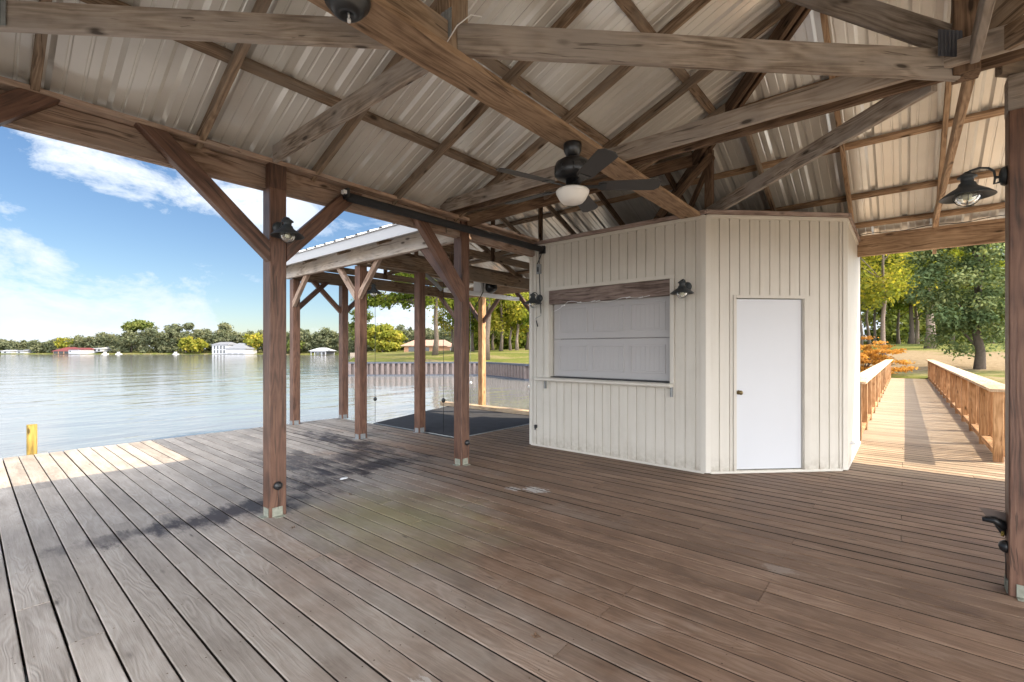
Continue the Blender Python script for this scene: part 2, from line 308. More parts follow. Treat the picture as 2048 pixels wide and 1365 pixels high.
# ------------------------------------------------------------------ mesh helpers
def root(name, label, cat, loc=(0, 0, 0), group=None, rz=0):
    o = bpy.data.objects.new(name, None); C.objects.link(o); o.location = loc; o.rotation_euler = (0, 0, rz)
    o.empty_display_size = .1
    o['label'] = label; o['category'] = cat
    if group: o['group'] = group
    return o
def tag(o, label, cat, group=None, kind=None):
    o['label'] = label; o['category'] = cat
    if group: o['group'] = group
    if kind: o['kind'] = kind
    return o
class MB:
    def __init__(s): s.v = []; s.f = []; s.m = []; s.s = []
    def add(s, vs, fs, mi=0, smooth=False, mx=None):
        n = len(s.v)
        if mx is not None: vs = [tuple(mx @ Vector(q)) for q in vs]
        s.v += [tuple(q) for q in vs]
        for f in fs: s.f.append(tuple(i+n for i in f)); s.m.append(mi); s.s.append(smooth)
    def box(s, lo, hi, mi=0, mx=None):
        x0, y0, z0 = lo; x1, y1, z1 = hi
        s.add([(x0, y0, z0), (x1, y0, z0), (x1, y1, z0), (x0, y1, z0), (x0, y0, z1), (x1, y0, z1), (x1, y1, z1), (x0, y1, z1)],
              [(0, 3, 2, 1), (4, 5, 6, 7), (0, 1, 5, 4), (1, 2, 6, 5), (2, 3, 7, 6), (3, 0, 4, 7)], mi, False, mx)
    def cbox(s, lo, hi, c=.004, mi=0, mx=None):
        """box with chamfered long edges (length along the longest side)"""
        d = [hi[i]-lo[i] for i in range(3)]; a = d.index(max(d)); b_, c_ = [i for i in range(3) if i != a]
        prof = [(lo[b_]+c, lo[c_]), (hi[b_]-c, lo[c_]), (hi[b_], lo[c_]+c), (hi[b_], hi[c_]-c), (hi[b_]-c, hi[c_]), (lo[b_]+c, hi[c_]), (lo[b_], hi[c_]-c), (lo[b_], lo[c_]+c)]
        vs = []
        for e in (lo[a], hi[a]):
            for p, q in prof:
                w = [0, 0, 0]; w[a] = e; w[b_] = p; w[c_] = q; vs.append(tuple(w))
        fs = [(i, (i+1) % 8, 8+(i+1) % 8, 8+i) for i in range(8)] + [tuple(range(7, -1, -1)), tuple(range(8, 16))]
        if a == 1: fs = [f[::-1] for f in fs]
        s.add(vs, fs, mi, False, mx)
    def tube(s, pts, rad, n=8, mi=0, cap=True, smooth=True):
        pts = [Vector(p) for p in pts]; rad = rad if hasattr(rad, '__len__') else [rad]*len(pts)
        rings = []; prev = None
        for i, p in enumerate(pts):
            d = (pts[min(i+1, len(pts)-1)]-pts[max(i-1, 0)]).normalized()
            if prev is None: a = d.orthogonal().normalized()
            else:
                a = prev-d*prev.dot(d); a = a.normalized() if a.length > 1e-6 else d.orthogonal().normalized()
            prev = a; b_ = d.cross(a)
            rings.append([p+(a*math.cos(2*math.pi*k/n)+b_*math.sin(2*math.pi*k/n))*rad[i] for k in range(n)])
        vs = [q for r in rings for q in r]; fs = []
        for i in range(len(rings)-1):
            for k in range(n): fs.append((i*n+k, i*n+(k+1) % n, (i+1)*n+(k+1) % n, (i+1)*n+k))
        if cap: fs += [tuple(range(n-1, -1, -1)), tuple((len(rings)-1)*n+k for k in range(n))]
        s.add(vs, fs, mi, smooth)
    def lathe(s, prof, n=24, mi=0, mx=None, smooth=True):
        vs = []; fs = []
        for r, z in prof:
            for k in range(n): vs.append((r*math.cos(2*math.pi*k/n), r*math.sin(2*math.pi*k/n), z))
        for i in range(len(prof)-1):
            for k in range(n): fs.append((i*n+k, i*n+(k+1) % n, (i+1)*n+(k+1) % n, (i+1)*n+k))
        s.add(vs, fs, mi, smooth, mx)
    def build(s, name, mats, parent=None, loc=(0, 0, 0), mw=None):
        me = bpy.data.meshes.new(name); me.from_pydata(s.v, [], s.f)
        for m in (mats if isinstance(mats, (list, tuple)) else [mats]): me.materials.append(m)
        me.polygons.foreach_set('material_index', s.m); me.polygons.foreach_set('use_smooth', s.s); me.update()
        o = bpy.data.objects.new(name, me); C.objects.link(o)
        if parent: o.parent = parent
        if mw is not None: o.matrix_local = mw
        else: o.location = loc
        return o
def wp(o):      # world position of a thing's origin without needing a depsgraph update
    p = Vector(o.location)
    return p
def timber(name, p0, p1, w, h, m, parent=None, up=(0, 0, 1), c=.004, cuts=None, jit=0):
    """a straight timber from p0 to p1 (centre line), w across, h along 'up'; local X is its length"""
    p0 = Vector(p0); p1 = Vector(p1); x = (p1-p0); L = x.length; x.normalize()
    y = Vector(up).cross(x).normalized(); z = x.cross(y)
    b = MB()
    n = max(2, int(L/.35)) if jit else 2
    prof = [(-w/2+c, -h/2), (w/2-c, -h/2), (w/2, -h/2+c), (w/2, h/2-c), (w/2-c, h/2), (-w/2+c, h/2), (-w/2, h/2-c), (-w/2, -h/2+c)]
    vs = []
    for i in range(n):
        dy, dz = (random.uniform(-jit, jit), random.uniform(-jit, jit)) if jit else (0, 0)
        for p, q in prof: vs.append((L*i/(n-1), p+dy, q+dz))
    fs = [(i*8+k, (i*8+8)+k, (i*8+8)+(k+1) % 8, i*8+(k+1) % 8) for i in range(n-1) for k in range(8)]
    fs += [tuple(range(8)), tuple((n-1)*8+k for k in range(7, -1, -1))]
    b.add(vs, fs)
    org = p0-(wp(parent) if parent and parent.type == 'EMPTY' else Vector())
    mw = Matrix(((x.x, y.x, z.x, org.x), (x.y, y.y, z.y, org.y), (x.z, y.z, z.z, org.z), (0, 0, 0, 1)))
    return b.build(name, m, parent, mw=mw)
def child(name, b, m, parent): return b.build(name, m, parent, loc=-wp(parent))
def fast_mesh(name, verts, faces4, mats, tint=None, attr='tint', smooth=False):
    me = bpy.data.meshes.new(name); nv = len(verts); nf = len(faces4)
    me.vertices.add(nv); me.vertices.foreach_set('co', np.asarray(verts, np.float32).ravel())
    me.loops.add(nf*4); me.loops.foreach_set('vertex_index', np.asarray(faces4, np.int32).ravel())
    me.polygons.add(nf); me.polygons.foreach_set('loop_start', np.arange(0, nf*4, 4, dtype=np.int32)); me.polygons.foreach_set('loop_total', np.full(nf, 4, np.int32))
    if smooth: me.polygons.foreach_set('use_smooth', np.ones(nf, bool))
    for m in mats: me.materials.append(m)
    if tint is not None:
        a = me.attributes.new(attr, 'FLOAT', 'FACE'); a.data.foreach_set('value', np.asarray(tint, np.float32))
    me.update(); me.validate(); return me

# ------------------------------------------------------------------ deck
PITCH = .1435; U0 = .3185
def boards(name, ulo, uhi, segs_fn, z1, th, m, across_is_u=True, joist=.61, mean=2.4, extra=None):
    b = MB(); rnd = []
    k0 = math.ceil((ulo-U0)/PITCH); k1 = math.floor((uhi-U0)/PITCH)
    for k in range(k0, k1):
        gg = .0042+random.uniform(-.0008, .0012); a = U0+k*PITCH+gg; bb = a+PITCH-2*gg
        for (s0, s1) in segs_fn(a):
            y = s0; first = True
            while y < s1-.01:
                L = random.choice([4, 5, 6, 8, 9])*joist
                if first: L *= random.uniform(.25, 1); first = False
                e = min(s1, round((y+L)/joist)*joist+.02)
                if s1-e < .5: e = s1
                if e <= y+.05: e = s1
                dz = random.uniform(-.0012, .0012); w = random.uniform(-.001, .001)
                n0 = len(b.f)
                b.cbox((a+w, y+.0015, z1-th+dz), (bb+w, e-.0015, z1+dz), .0045)
                b.m[n0+2] = b.m[n0+6] = 2
                if a > 3.0+random.uniform(-.6, 2.2): b.m[n0+5] = 2  # near chamfer darkened as well, painting heavier gap shade
                rnd += [random.random()]*(len(b.f)-n0); y = e
    n0 = len(b.f)
    if extra: extra(b)
    rnd += [.5]*(len(b.f)-n0)
    o = b.build(name, m)
    at = o.data.attributes.new('rnd', 'FLOAT', 'FACE'); at.data.foreach_set('value', rnd)
    return o
def deck_segs(u):
    if u < 5.02: return [(-8.2, 9.02+random.uniform(-.012, .012))]
    if u < 8.15: return [(-8.2, 5.45)]
    if u < 8.6: return [(-8.2, 9.0)]
    return [(-6.2, .56)] if u < 9.4 else []
def deck_frame(b):
    for k in range(-18, 46):        # screw heads, two per board on every joist
        for v in np.arange(-1.22, 9.0, .61):
            for e in (.032, .112):
                x = U0+k*PITCH+e+random.uniform(-.004, .004); y = v+.02+random.uniform(-.006, .006)
                if x > 5.0 and y > 5.4: continue
                n = 6; b.add([(x+.0042*math.cos(q*math.pi/3), y+.0042*math.sin(q*math.pi/3), .0016) for q in range(n)], [tuple(range(n))], 1)
    for v in np.arange(-8.1, 9.0, .61):
        x1 = 5.02 if v > 5.3 else 8.6
        b.box((-3.0, v, -.23), (x1, v+.04, -.042), 1)
    b.box((-3.0, 8.93, -.26), (5.04, 8.975, -.044), 1)
    b.box((5.045, 5.44, -.26), (8.6, 5.485, -.044), 1)
    b.box((5.02, 5.50, -.26), (5.06, 8.96, -.044), 1); b.box((8.14, 5.50, -.26), (8.18, 8.96, -.044), 1)
    for x in (-2, .5, 3, 5, 8.3):
        for y in (-7.8, -5, -2, 1.5, 5.2, 8.8): b.tube([(x, y, -3), (x, y, -.235)], .13, 10, 1)
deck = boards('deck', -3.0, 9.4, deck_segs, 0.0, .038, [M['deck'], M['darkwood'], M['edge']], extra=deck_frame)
deck['kind'] = 'structure'

# ------------------------------------------------------------------ pavilion (pyramid roof on posts)
A0 = (3.8, -.3); H0 = 4.42; SL = .4167; ZE = 3.0           # apex in plan, half width, slope, height at the wall line
UE = A0[0]+H0; VE = A0[1]+H0                               # 8.22, 4.12
pav = root('pavilion', 'open timber pavilion with ribbed metal roof on brown posts over the deck', 'pavilion', (1.73, 4.15, 0))
slip = root('boat_slip_shelter', 'gabled metal roofed shelter over the boat slip beside the lake', 'boat shelter', (4.03, 6.6, 0))
def zL(v, dz=0): return ZE+SL*(VE-v)+dz
def zR(u, dz=0): return ZE+SL*(UE-u)+dz
def zS(u, dz=0): return ZE+SL*(u-4.0)+dz
SHEET = .134
def sheet_panel(name, t0, t1, breaks, lo, hi, pt, parent):
    """ribbed sheet: t runs across the ribs, lo(t)..hi(t) along them, pt(t, s) -> world"""
    prof = []; P = .305
    k = math.floor(t0/P)-1
    while k*P < t1+P:
        b = k*P
        prof += [(b-.050, 0), (b-.024, .025), (b+.024, .025), (b+.050, 0), (b+.095, 0), (b+.101, .006), (b+.111, .006), (b+.117, 0), (b+.188, 0), (b+.194, .006), (b+.204, .006), (b+.210, 0)]; k += 1
    prof.sort()
    def h(t):
        for (a, ha), (b, hb) in zip(prof, prof[1:]):
            if a <= t <= b: return ha+(hb-ha)*(t-a)/max(1e-9, b-a)
        return 0
    ts = sorted(set([t0, t1]+[p for p, _ in prof if t0 < p < t1]+[x for x in breaks if t0 < x < t1]))
    b = MB()
    for a, c in zip(ts, ts[1:]):
        e = 1e-6; la, lc, ha, hc = lo(a+e), lo(c-e), hi(a+e), hi(c-e)
        if ha-la < .001 and hc-lc < .001: continue
        za, zc_ = h(a), h(c); q = []
        for (t, s, z) in ((a, la, za), (c, lc, zc_), (c, hc, zc_), (a, ha, za)):
            x, y, w = pt(t, s); q.append((x, y, w+z))
        b.add(q, [(0, 1, 2, 3)])
    bb = MB(); bb.v = b.v; bb.f = b.f; bb.m = b.m; bb.s = b.s
    org = wp(parent); bb.v = [(x-org.x, y-org.y, z-org.z) for x, y, z in bb.v]
    return bb.build(name, M['sheet'], parent)
J = (6.11, 2.01)     # where hip, valley and ridge meet
def loL(u): return A0[1]+(A0[0]-u) if u < A0[0] else u-4.1
def hiL(u): return 4.42 if u < 3.69 else (8.12-u)
sheet_panel('roof_panel', -.92, J[0], [A0[0], 3.69], loL, hiL, lambda t, s: (t, s, zL(s, SHEET)), pav)
def loR(v): return (3.5-v) if v < A0[1] else (v+4.1 if v < J[1] else J[0])
EAVE_R = 8.88
sheet_panel('roof_panel', -5.02, 4.42, [A0[1], J[1]], loR, lambda v: EAVE_R, lambda t, s: (s, t, zR(s, SHEET)), pav)
# the two slopes behind the camera
sheet_panel('roof_panel', -.92, 8.5, [A0[0]], lambda u: -5.02, lambda u: min(A0[1]-(A0[0]-u), A0[1]-(u-A0[0])) if True else 0, lambda t, s: (t, s, ZE+SL*(s-(A0[1]-H0))+SHEET), pav)
sheet_panel('roof_panel', -5.02, 4.42, [A0[1]], lambda v: -.92, lambda v: A0[0]-abs(v-A0[1]), lambda t, s: (s, t, ZE+SL*(s-(A0[0]-H0))+SHEET), pav)
def cap(p, q, par=pav):
    p = Vector(p); q = Vector(q); x = (q-p).normalized(); y = Vector((0, 0, 1)).cross(x).normalized(); b = MB(); o = wp(par); vs = []
    for e in (p, q):
        for s_, d in ((-.17, -.07), (0, .0), (.17, -.07)): v = e-o+y*s_+Vector((0, 0, d+.055)); vs.append(tuple(v))
    b.add(vs, [(0, 1, 4, 3), (1, 2, 5, 4)]); return b.build('hip_cap', M['sheet'], par)
AP = (A0[0], A0[1], zL(A0[1], SHEET))
cap(AP, (J[0], J[1], zL(J[1], SHEET))); cap(AP, (-.92, 4.42, zL(4.42, SHEET))); cap(AP, (8.5, -5.0, zL(4.42, SHEET))); cap(AP, (-.92, -5.02, zL(4.42, SHEET)))
cap((J[0], J[1], zR(J[0], SHEET)), (J[0], 9.25, zR(J[0], SHEET)), slip)
b = MB(); o_ = wp(pav); b.lathe([(0, .10), (.2, .03), (.34, -.06)], 12, 0, Matrix.Translation(Vector(AP)-o_)); b.build('apex_cap', M['sheet'], pav)
# slip shelter sheets
sheet_panel('roof_panel', 4.42, 9.25, [], lambda v: J[0], lambda v: 8.62, lambda t, s: (s, t, zR(s, SHEET)), slip)
sheet_panel('roof_panel', 2.01, 9.25, [4.12, 4.43], lambda v: (3.69 if v > 4.43 else 8.12-v), lambda v: J[0], lambda t, s: (s, t, 3.085+(s-3.69)*.384), slip)

def T(n, a, b, w, h, m='roofwood', par=pav, **k): return timber(n, a, b, w, h, M[m], par, **k)
# posts (5.5 in square)
def post(x, y, z0, z1, par, m='stained', w=.14, plate=True, pm='zincworn'):
    p = timber('post', (x, y, z0), (x, y, z1), w, w, M[m], par, up=(0, 1, 0), c=.006)
    if plate:
        b = MB(); q = w/2
        # local X is up
        b.box((0.004, -q-.006, -q+.02), (.075, -q-.001, q-.03)); b.box((0.004, q+.001, -q+.02), (.07, q+.006, q-.03))
        b.box((0.004, -q+.02, -q-.006), (.08, q-.035, -q-.001)); b.box((0.004, -q+.02, q+.001), (.08, q-.03, q+.006))
        b.box((0.001, -q-.05, -q+.03), (.006, -q-.006, q-.03)); b.box((.001, -q+.03, -q-.05), (.006, q-.03, -q-.006))
        b.build('post_base', M[pm], p)
    return p
PA = (1.73, 4.15); PB = (4.0, 4.21); PH = (3.97, -.53)
post(*PA, 0, 2.795, pav); post(*PB, 0, 3.0, pav); post(*PH, 0, 2.80, pav)
post(-.55, 4.15, 0, 2.795, pav); post(-.55, -.5, 0, 2.9, pav, plate=False); post(-.55, -4.7, 0, 2.8, pav, plate=False); post(3.97, -4.7, 0, 2.8, pav, plate=False); post(8.3, -4.7, 0, 2.75, pav, plate=False)
T('post_head', (PA[0], 4.122, 2.798), (PA[0], 4.122, 3.0), .14, .085, 'stained', up=(0, 1, 0))
# eave beam above posts A-B and its flat plate
T('eave_beam', (-.9, 4.19, 2.90), (3.7, 4.19, 2.90), .038, .195, 'beamwood'); T('eave_beam', (-.9, 4.232, 2.898), (5.9, 4.232, 2.898), .042, .20, 'beamwood')
T('eave_beam', (3.72, 4.185, 2.902), (5.44, 4.185, 2.902), .038, .19, 'beamwood')
T('plate', (-.9, 4.155, 3.022), (5.44, 4.155, 3.022), .15, .038, 'beamwood')
T('eave_beam', (8.30, -4.8, 2.875), (8.30, .53, 2.875), .08, .24, 'freshwood'); T('plate', (8.29, -4.8, 3.017), (8.29, .53, 3.017), .13, .036, 'freshwood')
T('eave_beam', (-.6, -4.72, 2.9), (8.3, -4.72, 2.9), .08, .22, 'beamwood'); T('eave_beam', (-.6, -4.7, 2.9), (-.6, 4.1, 2.9), .08, .22, 'beamwood')
T('eave_beam', (3.97, -.458, 2.905), (3.97, -4.68, 2.905), .14, .205, 'greywood')
b = MB(); b.lathe([(.0, 0), (.022, 0), (.026, .006), (.022, .012), (.016, .012), (.013, .006), (.0, .006)], 18)
o = b.build('eye_bolt', M['zinc'], pav, mw=Matrix.Translation(Vector((3.893, -.56, 2.93))-wp(pav)) @ Matrix.Rotation(R_(-90), 4, 'Y'))
# knee braces at post A, post B, corner
def brace(p, q, m='stained', par=pav, w=.09, h=.125):
    """knee brace: plumb cut against the post at p, level cut under the beam at q; local X runs along it"""
    p = Vector(p); q = Vector(q); x = (q-p).normalized(); z = Vector((0, 0, 1)); z = (z-x*z.dot(x)).normalized(); y = z.cross(x); L = (q-p).length
    hx = Vector((x.x, x.y, 0)).length; b = MB(); vs = []; c = .006
    for yy, e in ((-w/2, 0), (-w/2+c, 1), (w/2-c, 1), (w/2, 0)):
        for sgn in (-1, 1):
            hh = sgn*(h/2-(0 if e else c))
            vs += [(hh*x.z/hx, yy, hh), (L-hh*hx/x.z, yy, hh)]    # plumb end, level end
    # vs order per layer: bottom-start, bottom-end, top-start, top-end
    fs = []
    for i in range(3):
        o = i*4; n = o+4
        fs += [(o, o+1, n+1, n), (o+2, n+2, n+3, o+3), (o, n, n+2, o+2), (o+1, o+3, n+3, n+1)]
    fs += [(0, 2, 3, 1), (12, 13, 15, 14)]
    b.add(vs, fs); org = p-wp(par)
    return b.build('brace', M[m], par, mw=Matrix(((x.x, y.x, z.x, org.x), (x.y, y.y, z.y, org.y), (x.z, y.z, z.z, org.z), (0, 0, 0, 1))))
brace((1.66, 4.115, 2.25), (.86, 4.115, 3.0)); brace((1.80, 4.115, 2.27), (2.45, 4.115, 2.95))
brace((-.5, 4.115, 2.25), (.30, 4.115, 3.0)); brace((3.93, 4.12, 2.10), (3.24, 4.12, 2.90))
brace((4.02, 4.25, 2.10), (4.02, 4.95, 2.80), 'stained', slip)
# chords and plates around the centre hub
HUB = (3.74, -.27)
for (p, q, m) in [((3.66, 4.2), (3.66, -4.6), 'greywood'), ((3.815, 4.2), (3.815, -4.6), 'darkwood')]:
    T('tie_beam', (p[0], p[1], 3.072+.04), (q[0], q[1], 3.072+.04), .038, .14, m)
T('tie_beam', (-.40, 3.96, 3.082), (1.66, 1.86, 3.082), .04, .14, 'greywood', jit=.002)
T('tie_beam', (1.70, 1.82, 3.072), (3.73, -.23, 3.072), .042, .165, 'greywood', jit=.003)
T('tie_beam', (3.86, -.14, 3.082), (7.95, 3.90, 3.082), .04, .14, 'greywood')
T('tie_beam', (3.86, -.30, 3.082), (8.22, -.30, 3.082), .04, .13, 'freshwood')
T('tie_beam', (-.5, -.30, 3.083), (3.64, -.30, 3.083), .04, .13, 'greywood')
T('tie_beam', (1.70, 1.97, 3.077), (1.70, 4.07, 3.077), .04, .14, 'greywood', jit=.002)
T('tie_beam', (3.9, -.42, 3.084), (7.9, -4.4, 3.084), .04, .13, 'roofwood'); T('tie_beam', (3.6, -.42, 3.084), (-.4, -4.4, 3.084), .04, .13, 'roofwood')
# fan board: flat board with a rib on edge
T('fan_board', (-.4, 1.895, 2.975), (5.52, 1.895, 2.975), .225, .038, 'freshwood'); T('fan_board_rib', (-.4, 1.83, 3.065), (1.66, 1.83, 3.065), .038, .14, 'roofwood')
# king posts
T('king_post', (HUB[0], HUB[1], 3.0), (HUB[0], HUB[1], 4.72), .14, .115, 'darkwood', up=(0, 1, 0))
T('king_post', (1.70, 1.86, 3.0), (1.70, 1.86, 3.92), .14, .10, 'roofwood', up=(0, 1, 0))
T('king_post', (5.94, 1.84, 3.0), (5.94, 1.84, 3.88), .09, .09, 'darkwood', up=(0, 1, 0))
T('strut', (5.94, 1.80, 3.80), (6.55, 2.45, 3.05), .038, .09, 'darkwood'); T('strut', (5.90, 1.80, 3.80), (5.5, 2.3, 3.05), .038, .09, 'darkwood')
T('strut', (HUB[0], -.22, 3.22), (3.74, .93, 4.24), .04, .14, 'greywood'); T('strut', (3.95, -.30, 3.10), (4.32, -.62, 4.25), .06, .09, 'roofwood')
T('strut', (HUB[0], -.34, 3.22), (3.74, -1.5, 4.2), .04, .14, 'roofwood')
def gusset(x, y, z, nx, ny, w, h, m='zinc'):
    x -= .0; n = Vector((nx, ny, 0)).normalized(); t = Vector((-n.y, n.x, 0)); b = MB()
    k = int(w/.012)
    for i in range(k):          # toothed ridges pressed in the plate
        a = -w/2+i*w/k; e = .0015+(.003 if i % 2 else 0)
        vs = []
        for (s, zz, d) in ((a, -h/2, 0), (a+w/k*1.0, -h/2, 0), (a+w/k*1.0, h/2, 0), (a, h/2, 0), (a, -h/2, e), (a+w/k*1.0, -h/2, e), (a+w/k*1.0, h/2, e), (a, h/2, e)):
            vs.append(Vector((x, y, z))-wp(pav)+t*s+n*d+Vector((0, 0, zz)))
        b.add(vs, [(0, 3, 2, 1), (4, 5, 6, 7), (0, 1, 5, 4), (1, 2, 6, 5), (2, 3, 7, 6), (3, 0, 4, 7)])
    return b.build('gusset_plate', M[m], pav)
gusset(1.628, 1.83, 3.12, -1, 0, .085, .15); gusset(3.645, -.225, 3.16, -1, -1, .23, .15, 'capmetal'); gusset(.09, 3.42, 3.085, -1, -1, .12, .135)
# hip rafters, rafters, purlins
def rafter(p, q, m='roofwood', par=pav, w=.042, h=.09): return timber('rafter', (p[0], p[1], p[2]+h/2), (q[0], q[1], q[2]+h/2), w, h, M[m], par, jit=.0015)
T('hip_rafter', (3.9, -.2, zL(-.2)), (UE, VE, ZE), .045, .17, 'darkwood'); T('hip_rafter', (3.78, -.22, zL(-.22)), (J[0]-.06, J[1]+.06, zL(J[1]+.06)), .045, .15, 'darkwood')
T('hip_rafter', (3.7, -.2, zL(-.2)), (-.62, 4.12, ZE), .045, .15, 'roofwood')
T('hip_rafter', (3.8, -.4, zL(-.2)), (8.2, -4.7, ZE), .045, .15, 'roofwood'); T('hip_rafter', (3.7, -.4, zL(-.2)), (-.62, -4.72, ZE), .045, .15, 'roofwood')
T('valley_rafter', (4.0, 4.12, ZE), (J[0], J[1], zL(J[1])), .042, .14, 'darkwood', slip)
for u in (-.61, .28, 1.17, 2.08, 2.965, 3.85, 4.68, 5.5):
    vt = max(loL(u), -.2); vb = 4.38 if u < 3.9 else 8.12-u
    rafter((u, vb, zL(vb)), (u, vt, zL(vt)), 'roofwood')
for v in (-4.0, -3.1, -2.2, -1.2, -.32, .55, 1.41):
    ub = 8.8; ut = loR(v); rafter((ub, v, zR(ub)), (ut, v, zR(ut)), 'freshwood' if v < 1 else 'roofwood')
for v in (2.5, 3.6, 4.56, 5.62, 6.7, 7.8, 8.9):
    ut = J[0]; rafter((8.6, v, zR(8.6)), (ut, v, zR(ut)), 'darkwood' if v < 4 else 'roofwood', slip)
    us = max(3.72, 8.12-v); rafter((us, v, zS(us)), (ut, v, zS(ut)), 'roofwood', slip)
def purlin(p, q, m='roofwood', par=pav): return timber('purlin', p, q, .085, .038, M[m], par, jit=.001)
for v in (4.30, 3.46, 2.57, 1.67, .8, .1):
    z = zL(v)+.112; u0 = A0[0]-(v-A0[1])-.0 if v < 4.2 else -.9; u1 = min(v+4.1, 8.12-v) if v > J[1] else v+4.1
    if v < 4.2: u0 = max(u0, -.9)
    up = Vector((0, SL, 1)); timber('purlin', (u0, v, z), (u1 if v < 4.2 else 3.7, v, z), .085, .038, M['roofwood'], pav, up=up, jit=.001)
for u in (8.75, 8.1, 7.5, 6.62, 5.72, 4.85):
    z = zR(u)+.112; up = Vector((SL, 0, 1)); v0 = 3.5-u if u < 8.2 else -4.9; v1 = u-4.1 if u < J[0] else 4.4
    timber('purlin', (u, v0, z), (u, v1, z), .085, .038, M['freshwood'], pav, up=up, jit=.001)
    if u > J[0]: timber('purlin', (min(u, 8.55), 4.402, z if u < 8.7 else zR(8.55)+.112), (min(u, 8.55), 9.2, z if u < 8.7 else zR(8.55)+.112), .085, .038, M['roofwood'], slip, up=up, jit=.001)
for u in (3.8, 4.7, 5.6):
    z = zS(u)+.112; timber('purlin', (u, max(8.16-u, 2.1), z), (u, 9.2, z), .085, .038, M['roofwood'], slip, up=Vector((-SL, 0, 1)))
T('ridge_board', (J[0], J[1]+.1, zR(J[0])+.05), (J[0], 9.2, zR(J[0])+.05), .04, .14, 'roofwood', slip)
# slip trusses
for v in (4.56, 5.62, 6.7, 7.8, 8.9):
    T('tie_beam', (4.0, v+.04, 3.07), (8.3, v+.04, 3.07), .038, .13, 'roofwood', slip)
    T('king_post', (6.11, v, 3.0), (6.11, v, 3.86), .085, .038, 'darkwood', slip, up=(0, 1, 0))
    T('strut', (6.13, v-.02, 3.12), (7.1, v-.02, 3.47), .038, .085, 'roofwood', slip)
# slip beams and posts
T('eave_beam', (3.97, 4.29, 2.885), (3.97, 9.12, 2.885), .05, .225, 'bleached', slip); T('eave_beam', (4.03, 4.3, 2.89), (4.03, 9.08, 2.89), .042, .22, 'beamwood', slip)
T('fascia', (3.675, 4.44, 2.985), (3.675, 9.24, 2.985), .02, .15, 'fascia', slip); T('drip_edge', (3.668, 4.45, 3.062), (3.668, 9.24, 3.062), .05, .012, 'fascia', slip)
T('soffit', (3.81, 4.44, 2.995), (3.81, 9.24, 2.995), .24, .012, 'fascia', slip)
T('fascia', (-.9, 4.405, 3.00), (3.68, 4.405, 3.00), .02, .13, 'fascia', pav)
for v, mm in ((6.35, 'roofwood'), (8.93, 'roofwood')): T('cross_beam', (4.06, v, 2.865), (8.35, v, 2.865), .08, .235, mm, slip)
T('eave_beam', (8.36, 4.4, 2.875), (8.36, 9.1, 2.875), .08, .24, 'freshwood', slip)
T('gable_board', (3.7, 9.22, 3.02), (6.1, 9.22, 4.03), .02, .14, 'fascia', slip); T('gable_board', (8.6, 9.222, 2.98), (6.12, 9.222, 4.03), .02, .14, 'fascia', slip)
for (x, y, m) in ((4.11, 6.66, 'stained'), (4.07, 8.87, 'stained'), (5.09, 6.40, 'stained'), (5.09, 8.90, 'stained')): post(x, y, 0, 2.76, slip, m, pm='zinc')
for (x, y) in ((8.42, 8.12), (8.42, 8.93), (8.42, 6.3)): post(x, y, -1.2, 2.75, slip, 'railwood' if y < 8.5 and y > 7 else 'stained', plate=False)
brace((4.06, 6.60, 2.28), (4.06, 6.08, 2.80), 'beamwood', slip, .07, .09); brace((4.06, 6.72, 2.28), (4.06, 7.24, 2.80), 'beamwood', slip, .07, .09)
brace((4.03, 8.82, 2.28), (4.03, 8.28, 2.80), 'beamwood', slip, .07, .09); brace((4.12, 8.90, 2.20), (4.72, 8.90, 2.78), 'stained', slip, .07, .09)
brace((5.05, 8.92, 2.20), (4.45, 8.92, 2.78), 'stained', slip, .07, .09); brace((5.13, 8.92, 2.20), (5.75, 8.92, 2.78), 'stained', slip, .07, .09)
brace((8.42, 8.05, 2.15), (8.42, 7.45, 2.78), 'stained', slip, .07, .09); brace((8.42, 8.19, 2.15), (8.42, 8.75, 2.78), 'stained', slip, .07, .09)
brace((8.42, 6.4, 2.15), (8.42, 7.0, 2.78), 'stained', slip, .07, .09); brace((8.36, 8.92, 2.15), (7.7, 8.92, 2.78), 'stained', slip, .07, .09)

# ------------------------------------------------------------------ hut
hut = root('hut', 'cream siding hut with a corner door and a serving window on the deck', 'hut', (5.46, 1.73, 0))
def wall_frame(p0, p1):     # local x along wall, y outward (left-hand of travel reversed), z up
    a = Vector((*p0, 0)); b_ = Vector((*p1, 0)); x = (b_-a).normalized(); y = Vector((x.y, -x.x, 0))
    return Matrix(((x.x, y.x, 0, a.x), (x.y, y.y, 0, a.y), (0, 0, 1, 0), (0, 0, 0, 1))), (b_-a).length
def siding(b, x0, x1, z0, z1, mx, P=.1215, gw=.012, gd=.012, off=0):
    """vertical boards with recessed joints; outer face at local y = 0"""
    xs = [x0]; k = math.ceil((x0-off)/P)
    g = []
    while off+k*P < x1:
        c = off+k*P
        if x0+.01 < c < x1-.01: g.append(c)
        k += 1
    prof = [(x0, 0)]
    for c in g: prof += [(c-gw/2, 0), (c-gw/2+.001, -gd), (c+gw/2-.001, -gd), (c+gw/2, 0)]
    prof.append((x1, 0))
    for (a, ya), (c, yc) in zip(prof, prof[1:]):
        b.add([(a, ya, z0), (c, yc, z0), (c, yc, z1), (a, ya, z1)], [(0, 1, 2, 3)], 0, False, mx)
    T_ = -.06
    b.add([(x0, 0, z1), (x1, 0, z1), (x1, T_, z1), (x0, T_, z1), (x0, 0, z0), (x1, 0, z0), (x1, T_, z0), (x0, T_, z0)],
          [(0, 1, 2, 3), (4, 7, 6, 5), (3, 2, 6, 7), (0, 3, 7, 4), (1, 5, 6, 2)], 0, False, mx)
cM = (5.46, 1.73); cL = (5.46, 4.27); cR = (6.675, .515); cE = (8.82, .515); cB = (8.82, 4.27)
